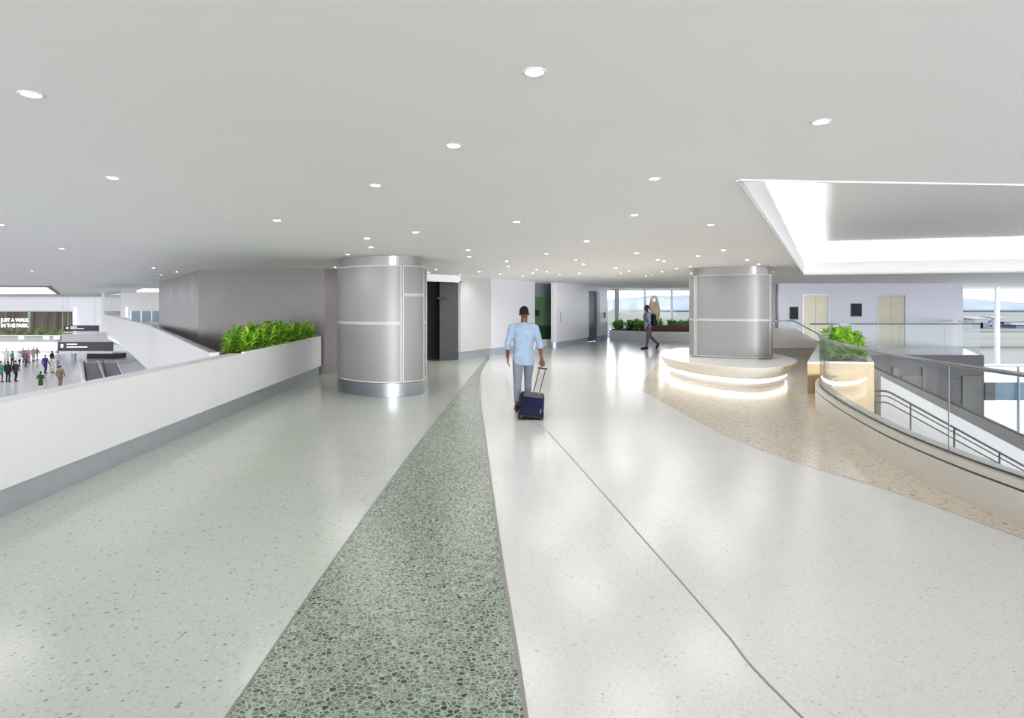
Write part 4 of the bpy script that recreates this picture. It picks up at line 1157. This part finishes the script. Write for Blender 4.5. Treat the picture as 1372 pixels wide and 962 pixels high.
def hand(mb, wr, hd, side, fat=1.0, grip=False, fwd=(0,1,0)):
    """palm, four unequal bent fingers and a thumb leaving the side of the palm."""
    W = Vector(wr); H = Vector(hd); d = (H-W).normalized(); L = 0.19
    f = Vector(fwd); f = (f - d*f.dot(d)).normalized()     # thumb side faces forward
    inn = d.cross(f).normalized()
    if inn.x * side > 0: inn = -inn                         # palm normal towards the body
    k0 = W + d*0.095
    mb.tube([W-d*0.01, W+d*0.03, W+d*0.07, k0], [0.026,0.034,0.040,0.038], 10, flat=1.0, round_ends=True) if False else None
    for q in (-0.028,-0.010,0.010,0.028):
        mb.tube([W+f*q*0.5, W+d*0.05+f*q, k0+f*q], [0.017,0.016,0.0135], 8, round_ends=True)
    for i, (q, l) in enumerate(((0.030,0.072),(0.011,0.080),(-0.010,0.074),(-0.029,0.058))):
        s_ = k0 + f*q; bend = (1.25 if grip else 0.35) + 0.08*i
        p1 = s_ + (d*math.cos(bend*0.4)+inn*math.sin(bend*0.4))*l*0.45
        p2 = p1 + (d*math.cos(bend)+inn*math.sin(bend))*l*0.32
        p3 = p2 + (d*math.cos(bend*1.6)+inn*math.sin(bend*1.6))*l*0.26
        mb.tube([s_,p1,p2,p3],[0.0098*fat,0.0092*fat,0.0085*fat,0.0072*fat],7,round_ends=True)
    t0 = W + d*0.03 + f*0.026; t1 = t0 + (f*0.6+d*0.7).normalized()*0.035; t2 = t1 + (d*0.9+f*0.25+inn*0.35).normalized()*0.032
    mb.tube([t0,t1,t2],[0.014*fat,0.011*fat,0.0085*fat],7,round_ends=True)
def foot_geo(mb, ank, toe, side, g=0.0):
    A = Vector(ank); T = Vector(toe); d = (T-A); dh = Vector((d.x,d.y,0)); 
    dn = d.normalized(); heel = A - dn*0.02 + Vector((0,0,-0.035)) - Vector((dn.x,dn.y,dn.z*0.3))*0.045
    ball = A.lerp(T, 0.66) + Vector((0,0,-0.006))
    mb.tube([heel, A.lerp(T,0.1)+Vector((0,0,-0.03)), A.lerp(T,0.4)+Vector((0,0,-0.015)), ball, T],[0.034+g,0.040+g,0.043+g,0.041+g,0.026+g],12,round_ends=True)
    mb.tube([A+Vector((0,0,0.03)), A+Vector((0,0,-0.03))],[0.036+g,0.040+g],10)
def remesh(o, v, it=3):
    m = o.modifiers.new('r','REMESH'); m.mode='VOXEL'; m.voxel_size=v; m.use_smooth_shade=True
    s_ = o.modifiers.new('s','SMOOTH'); s_.iterations = it; s_.factor = 0.5
def person(name, label, loc, rz, H, pose=None, c=None, fine=False, group=None, style='shirt'):
    J = dict(BASE); J.update(pose or {}); c = c or {}
    t = thing(name, label, 'person', loc, rz, group); k = H/1.78; t.scale = (k,k,k)
    vx = 0.0065 if fine else 0.014
    skin = c.get('skin','skin_mid')
    b = MB(); torso(b, J, -0.012)
    hd = Vector(J['head'])
    b.tube([Vector(J['neck'])+Vector((0,0,-0.06)), Vector(J['neck'])+Vector((0,0.0,0.02)), hd+Vector((0,-0.015,-0.07))],[0.062,0.056,0.056],14)
    fy = J.get('look', 0.0)
    rotm = Matrix.Rotation(fy, 3, 'Z')
    def hp(x,y,z): return tuple(hd + rotm @ Vector((x,y,z)))
    b.ell(hp(0,-0.008,0.022),(0.075,0.094,0.090),20,14, rot=rotm)          # skull
    b.ell(hp(0,0.022,-0.040),(0.060,0.066,0.074),18,12, rot=rotm)         # face and jaw
    b.ell(hp(0,0.066,-0.088),(0.026,0.020,0.020),10,8)                    # chin
    b.tube([hp(0,0.084,0.012), hp(0,0.098,-0.012), hp(0,0.104,-0.030)],[0.009,0.012,0.015],8,round_ends=True)   # nose
    b.tube([hp(-0.036,0.076,0.026),hp(0,0.088,0.022),hp(0.036,0.076,0.026)],[0.010,0.010,0.010],8,round_ends=True) # brow
    b.tube([hp(-0.018,0.080,-0.056),hp(0,0.086,-0.056),hp(0.018,0.080,-0.056)],[0.007,0.009,0.007],8,round_ends=True) # lips
    for s_ in (-1,1): b.ell(hp(0.078*s_,0.0,-0.012),(0.011,0.020,0.031),10,8, rot=rotm)
    for S, s_ in (('L',-1),('R',1)):
        limb(b, J['sh'+S], J['el'+S], J['wr'+S], 0.048, 0.038, 0.026)
        hand(b, J['wr'+S], J['hand'+S], s_, 1.0 if fine else 1.25, grip=J.get('grip'+S, False), fwd=J.get('fwd'+S,(0,1,0)))
        limb(b, J['hip'+S], J['knee'+S], J['ank'+S], 0.078, 0.052, 0.036)
        foot_geo(b, J['ank'+S], J['toe'+S], s_)
    o = b.build('body', skin, t); remesh(o, vx)
    # hair
    h = MB(); hr = c.get('hair_r', 0.008)
    long_ = c.get('long_hair', False)
    h.ell(hp(0,-0.012,0.028),(0.075+hr,0.094+hr,0.092+hr),22,14,rot=rotm,
          keep=lambda p: (rotm.inverted() @ p).z > (-0.062 if (rotm.inverted() @ p).y < 0.0 else 0.036 + 0.25*(rotm.inverted() @ p).y))
    ho = h.build('hair', c.get('hair','hair_black'), t, smooth=True)
    sd = ho.modifiers.new('t','SOLIDIFY'); sd.thickness = 0.012; sd.offset = -1
    if long_:
        h = MB(); h.tube([hp(0,-0.085,0.02),hp(0,-0.10,-0.06),hp(0,-0.095,-0.15)],[0.055,0.06,0.04],12,flat=0.6,round_ends=True); h.build('long_hair', c.get('hair','hair_black'), t, smooth=True)
    if fine:
        for s_ in (-1,1):
            e_ = MB(); e_.ell(hp(0.031*s_,0.080,0.008),(0.012,0.009,0.007),10,8); eo = e_.build('eye','eye_white',t,smooth=True)
            e_ = MB(); e_.ell(hp(0.031*s_,0.087,0.008),(0.005,0.004,0.005),8,6); e_.build('pupil','hair_black',eo,smooth=True)
    # clothing
    top = c.get('top','suit_black')
    sh = MB(); z0 = {'shirt':0.80,'jacket':0.80,'coat':0.52,'dress':0.56,'vest':0.86}[style]
    gg = 0.014 if style != 'jacket' else 0.024
    torso(sh, J, gg, z0, 1.50, flare={'dress':0.35,'coat':0.25}.get(style,0.0)*1.0, wide=c.get('wide',1.0))
    sleeve = c.get('sleeve', 1.0)     # fraction of the forearm covered
    for S in 'LR':
        e = lerp3(J['el'+S], J['wr'+S], sleeve)
        if sleeve > 0: sh.tube([lerp3(J['neck'],J['sh'+S],0.55), J['sh'+S], lerp3(J['sh'+S],J['el'+S],0.4), J['el'+S], lerp3(J['el'+S],e,0.5), e],[0.055,0.066,0.062,0.054,0.050,0.047 if sleeve < 1 else 0.038],14,round_ends=False)
        else: sh.tube([lerp3(J['neck'],J['sh'+S],0.55), J['sh'+S], lerp3(J['sh'+S],J['el'+S],0.5)],[0.055,0.064,0.058],14)
    so_ = sh.build({'shirt':'shirt','jacket':'jacket','coat':'coat','dress':'dress','vest':'vest'}[style], top, t); remesh(so_, 0.009 if fine else 0.016, 2)
    if fine:
        if c.get('folds'):
            tx = bpy.data.textures.new('cloth_folds','CLOUDS'); tx.noise_scale = 0.11; tx.noise_depth = 2
            dm = so_.modifiers.new('folds','DISPLACE'); dm.texture = tx; dm.strength = 0.022; dm.mid_level = 0.5
        cb = MB()
        nk = Vector(J['neck'])
        ring = [(nk.x+0.066*math.cos(a), nk.y-0.004+0.064*math.sin(a), nk.z-0.004+0.010*math.sin(a)*-1) for a in [2*PI*i/20 for i in range(21)]]
        cb.tube(ring, 0.013, 8); cb.build('collar', top, so_, smooth=True)
        for S in 'LR':
            if sleeve < 1:
                e = lerp3(J['el'+S], J['wr'+S], sleeve); e2 = lerp3(J['el'+S], J['wr'+S], sleeve-0.16)
                cu_ = MB(); cu_.tube([e2,e],[0.0535,0.0535],16); cu_.build('rolled_cuff', top, so_, smooth=False)
    if style == 'dress' or (style == 'coat' and c.get('bare_legs')):
        pass
    else:
        tr_ = MB()
        pz = J['pelvis']
        tr_.sections([(z,pz[0],pz[1],rx,ry) for z,rx,ry in ((0.80,.150,.112),(0.86,.170,.126),(0.94,.172,.124),(1.02,.158,.114))],20)
        for S in 'LR':
            a = Vector(J['hip'+S]); kn = Vector(J['knee'+S]); an = Vector(J['ank'+S]); hem = kn.lerp(an, c.get('hem',0.95))
            tr_.tube([a, a.lerp(kn,0.5), kn, kn.lerp(hem,0.4), hem],[0.094,0.086,0.067,0.064,c.get('hem_r',0.055)],14,round_ends=False)
        to_ = tr_.build('trousers', c.get('legs','suit_black'), t); remesh(to_, 0.009 if fine else 0.016, 2)
    for S, s_ in (('L',-1),('R',1)):
        f_ = MB(); foot_geo(f_, J['ank'+S], J['toe'+S], s_, 0.010)
        fo_ = f_.build('shoe', c.get('shoe','shoe_black'), t); remesh(fo_, 0.009 if fine else 0.016, 2)
        if fine:
            T = Vector(J['toe'+S]); A = Vector(J['ank'+S]); d = (T-A); dn = d.normalized()
            so2 = MB(); dh = Vector((d.x,d.y,0)).normalized()
            up = Vector((0,0,1)) if abs(dn.z) < 0.6 else Vector((-dh.x*0.6,-dh.y*0.6,0.8))
            hl = A - dn*0.06 + Vector((0,0,-0.062)); 
            so2.tube([hl, A.lerp(T,0.35)+Vector((0,0,-0.050)), A.lerp(T,0.7)+Vector((0,0,-0.034)), T+Vector((0,0,-0.006))],[0.040,0.044,0.046,0.032],12,round_ends=True,flat=0.42)
            so2.build('sole', c.get('sole','shoe_white'), fo_, smooth=True)
    return t

cmat('shirt_blue',(136,154,175),0.85,0.06); cmat('jeans_grey',(112,119,132),0.85,0.14,40); cmat('shirt_pale',(160,170,198),0.8,0.05); cmat('chino_grey',(106,108,124),0.85,0.1)
# man walking away with a suitcase
mx_, my_ = 0.195, 10.75
man = person('person','man seen from behind in light blue shirt and grey jeans pulling a suitcase',(mx_,my_,0),0.0,1.79,
  dict(pelvis=(0,0,0.95),neck=(0.01,0.03,1.50),head=(0.012,0.05,1.665),look=-0.12,
    hipL=(-0.092,-0.01,0.91),kneeL=(-0.10,0.02,0.50),ankL=(-0.105,-0.13,0.13),toeL=(-0.12,0.05,0.03),
    hipR=(0.092,0.02,0.91),kneeR=(0.082,0.24,0.54),ankR=(0.08,0.38,0.115),toeR=(0.09,0.57,0.08),
    shL=(-0.188,0.02,1.435),elL=(-0.265,-0.02,1.16),wrL=(-0.268,0.08,0.92),handL=(-0.26,0.11,0.80),
    shR=(0.190,0.02,1.430),elR=(0.268,-0.09,1.17),wrR=(0.30,-0.15,0.905),handR=(0.315,-0.19,0.81),gripR=True,fwdR=(-1,0.2,0)),
  dict(skin='skin_deep',hair='hair_black',top='shirt_blue',legs='jeans_grey',shoe='shoe_black',sole='shoe_white',sleeve=0.35,hem=0.86,hem_r=0.050,folds=True,wide=1.03),
  fine=True, style='shirt')
# suitcase leaning towards the man
cmat('case_navy',(9,13,50),0.55,0.1,20); cmat('case_black',(18,18,26),0.5); cmat('case_plum',(84,72,84),0.5); 
tilt, roll = math.radians(48), math.radians(7)
su = thing('rolling_suitcase','navy blue cabin suitcase on wheels tilted behind the walking man','suitcase',(0.30,9.98,0.0))
RM = Matrix.Rotation(roll,4,'Y') @ Matrix.Rotation(-tilt,4,'X')
WZ = 0.035
def sub(mb, name, m, parent=su, bev=0, smooth=False):
    o = mb.build(name, m, parent, smooth)
    if parent is su:
        o.matrix_local = Matrix.Translation((0,0,WZ)) @ RM
    if bev: bevel(o, bev, 4); [setattr(p,'use_smooth',True) for p in o.data.polygons]
    return o
# local frame: pivot at the wheel axle, z up the case, y towards the man
m_ = MB(); m_.box(-0.195,0.195,0.0,0.23,0.03,0.56); body = sub(m_,'case_body','case_navy',bev=0.045)
m_ = MB(); m_.box(-0.165,0.165,-0.022,0.004,0.07,0.36); sub(m_,'front_pocket','case_navy',bev=0.02)
m_ = MB(); m_.add([(-0.17,-0.006,0.545),(0.17,-0.006,0.545),(0.17,-0.006,0.40),(0.16,0.01,0.40),(-0.17,0.01,0.52)],[(0,3,2,1),(0,4,3)]) if False else m_.box(-0.15,0.17,-0.014,0.004,0.42,0.53); sub(m_,'top_flap','case_plum',bev=0.006)
m_ = MB(); m_.box(-0.198,0.198,-0.006,0.234,0.022,0.16); sub(m_,'bottom_guard','case_black',bev=0.02)
m_ = MB(); m_.tube([(-0.198,0.115,0.08),(-0.198,0.115,0.54),(-0.16,0.115,0.565),(0.16,0.115,0.565),(0.198,0.115,0.54),(0.198,0.115,0.08)],0.006,6); sub(m_,'zip','case_black')
for s_ in (-1,1):
    m_ = MB(); m_.tube([(s_*0.16-0.014,0.0,0.0),(s_*0.16+0.014,0.0,0.0)],0.033,16); wh = sub(m_,'wheel','black_rubber')
    m_ = MB(); m_.box(s_*0.16-0.02,s_*0.16+0.02,0.0,0.06,-0.005,0.04); sub(m_,'wheel_housing','case_black',bev=0.005)
m_ = MB(); m_.tube([(-0.06,0.10,0.56),(-0.045,0.10,0.585),(0.045,0.10,0.585),(0.06,0.10,0.56)],0.009,8); sub(m_,'top_handle','case_black')
# telescopic handle reaches the man's hand
inv = (Matrix.Translation((0.30,9.98,WZ)) @ RM).inverted()
hand_w = Vector((mx_+0.315, my_-0.225, 0.765))
hl = inv @ hand_w
for s_ in (-1,1):
    m_ = MB(); m_.tube([(s_*0.05+0.04,0.21,0.50),(hl.x+s_*0.05,hl.y,hl.z)],0.007,8); sub(m_,'handle_tube','dark_rail')
m_ = MB(); m_.tube([(hl.x-0.068,hl.y,hl.z),(hl.x+0.068,hl.y,hl.z)],0.014,10,round_ends=True); sub(m_,'handle_grip','black_rubber')
m_ = MB(); m_.box(0.135,0.147,-0.026,-0.016,0.10,0.18); sub(m_,'luggage_tag','bin_grey')
m_ = MB(); m_.ell((0.10,-0.016,0.50),(0.008,0.004,0.008),8,6); sub(m_,'badge','shoe_white')

# man with a backpack walking to the left
bm_ = person('person','man in pale shirt and grey trousers with black backpack walking left near the window',(xat(868,26.3),26.3,0),PI/2,1.83,
  dict(pelvis=(0,0,0.95),neck=(0,0.03,1.50),head=(0,0.055,1.665),
    hipL=(-0.092,-0.01,0.90),kneeL=(-0.10,0.02,0.50),ankL=(-0.10,0.10,0.09),toeL=(-0.11,0.29,0.04),
    hipR=(0.092,0.0,0.90),kneeR=(0.10,-0.13,0.51),ankR=(0.10,-0.43,0.22),toeR=(0.11,-0.37,0.04),
    shL=(-0.185,0.02,1.43),elL=(-0.22,-0.03,1.15),wrL=(-0.22,0.04,0.91),handL=(-0.21,0.08,0.80),
    shR=(0.185,0.02,1.43),elR=(0.23,0.0,1.15),wrR=(0.22,0.09,0.92),handR=(0.21,0.13,0.81)),
  dict(skin='skin_deep',hair='hair_black',top='shirt_pale',legs='chino_grey',shoe='shoe_black',sole='shoe_black',sleeve=0.45,hem=0.90,hem_r=0.052,hair_r=0.008), fine=True)
bp = thing('backpack','black backpack worn by the man walking left','backpack',(xat(868,26.3),26.3,0),PI/2); bp.scale=(1.83/1.78,)*3
m_ = MB(); m_.box(-0.15,0.15,-0.32,-0.135,0.93,1.42); o = bevel(m_.build('pack','case_black',bp),0.07,5); [setattr(p,'use_smooth',True) for p in o.data.polygons]
m_ = MB(); m_.box(-0.12,0.12,-0.355,-0.31,0.97,1.18); o = bevel(m_.build('front_pocket','case_black',bp),0.02,3)
for s_ in (-1,1):
    m_ = MB(); m_.tube([(s_*0.10,-0.15,1.40),(s_*0.125,-0.06,1.495),(s_*0.13,0.06,1.485),(s_*0.135,0.145,1.38),(s_*0.15,0.13,1.22),(s_*0.17,0.0,1.08),(s_*0.13,-0.15,1.02)],0.017,8,flat=1.0); m_.build('strap','case_black',bp,smooth=True)

# people in the lower hall
for n_, c_ in dict(suit_black=(26,26,32),suit_charcoal=(44,46,50),green_knit=(46,120,86),green_dress=(28,66,40),navy_suit=(50,50,98),olive_suit=(120,108,86),cream=(206,206,190),grey_jacket=(150,150,162),plum_grey=(92,84,100),pink_beige=(196,172,170),rose_brown=(170,130,132),light_grey=(182,184,190),mid_grey=(120,118,126),navy_trousers=(48,48,78),sand=(186,184,164)).items(): cmat(n_, c_)
HP = [ # px, foot y, height px, label, style, colours, extra
 (0.5,512.5,30,'person in a green top and dark trousers cut by the left edge of the photo','shirt',dict(top='green_knit',legs='plum_grey',hair='hair_brown')),
 (10.5,512,28.5,'broad person in a black coat and trousers, nearest the left edge','jacket',dict(top='suit_black',legs='suit_black',wide=1.12,skin='skin_deep')),
 (20.8,511,28.5,'person in a charcoal jacket and black trousers, beside the broad one in black','jacket',dict(top='suit_charcoal',legs='suit_black')),
 (8.5,488,22,'pale grey person far back near the counter, leftmost','coat',dict(top='light_grey',legs='mid_grey',hair='hair_grey')),
 (16.5,490,20.5,'person in a green vest and black trousers in the back group','vest',dict(top='green_knit',legs='suit_black',sleeve=0.0)),
 (25.6,491.5,21.5,'person in light grey with black trousers and arms dark, in the back group','shirt',dict(top='light_grey',legs='suit_black')),
 (31,485.5,20,'person in mid grey standing behind the back group','jacket',dict(top='mid_grey',legs='plum_grey')),
 (34.3,491.5,23,'tall person in plum grey jacket and navy trousers in the back group','jacket',dict(top='plum_grey',legs='navy_trousers')),
 (38.2,485.5,20,'person in brownish grey coat at the right of the back group','coat',dict(top='rose_brown',legs='mid_grey')),
 (44.8,483.5,19.5,'person in a pink beige top and sand trousers far back','coat',dict(top='pink_beige',legs='sand',hair='hair_grey')),
 (49.6,482.2,18.2,'person in a rose brown top standing beside the one in pink beige','shirt',dict(top='rose_brown',legs='light_grey',skin='skin_light')),
 (60.6,500.5,25.5,'person in a navy blue suit walking away','jacket',dict(top='navy_suit',legs='navy_suit')),
 (69.8,491,21.5,'person in a black top behind the one in the cream coat','jacket',dict(top='suit_black',legs='suit_charcoal',skin='skin_deep')),
 (70.3,499.5,22.5,'person in a long cream coat','coat',dict(top='cream',legs='sand',long_hair=True,hair='hair_brown')),
 (77.5,493,22.5,'person in a grey jacket and grey trousers right of the cream coat','jacket',dict(top='grey_jacket',legs='mid_grey')),
 (80.6,519,29.8,'person in an olive brown suit walking alone at the front right of the hall','jacket',dict(top='olive_suit',legs='olive_suit',skin='skin_mid')),
 (54.5,525,28,'person in a short dark green dress with bare legs, nearest in the hall','dress',dict(top='green_dress',skin='skin_light',sleeve=0.1,shoe='shoe_tan',long_hair=True)),
]
Rp = random.Random(3)
for (px,fy_,hp_,lab,sty,cc) in HP:
    X, Y = at_height(px, fy_, -5.0)
    H_ = max(1.62, min(1.9, hp_*Y/F*0.98))
    a = Rp.uniform(-0.12,0.16); 
    pose = dict(kneeL=(-0.10,0.05+a,0.50),ankL=(-0.10,-0.02+a,0.095),toeL=(-0.115,0.17+a,0.03),kneeR=(0.10,0.05-a*0.5,0.50),ankR=(0.10,-0.02-a,0.095),toeR=(0.115,0.17-a,0.03),
                elL=(-0.27,-0.05,1.16),elR=(0.27,-0.03,1.16),wrL=(-0.27,0.08-a,0.92),wrR=(0.27,0.08+a,0.92),handL=(-0.262,0.13-a,0.82),handR=(0.262,0.13+a,0.82))
    person('person', lab, (X,Y,-5.0), Rp.uniform(-0.25,0.25), H_, pose, cc, group='people in the lower hall', style=sty)
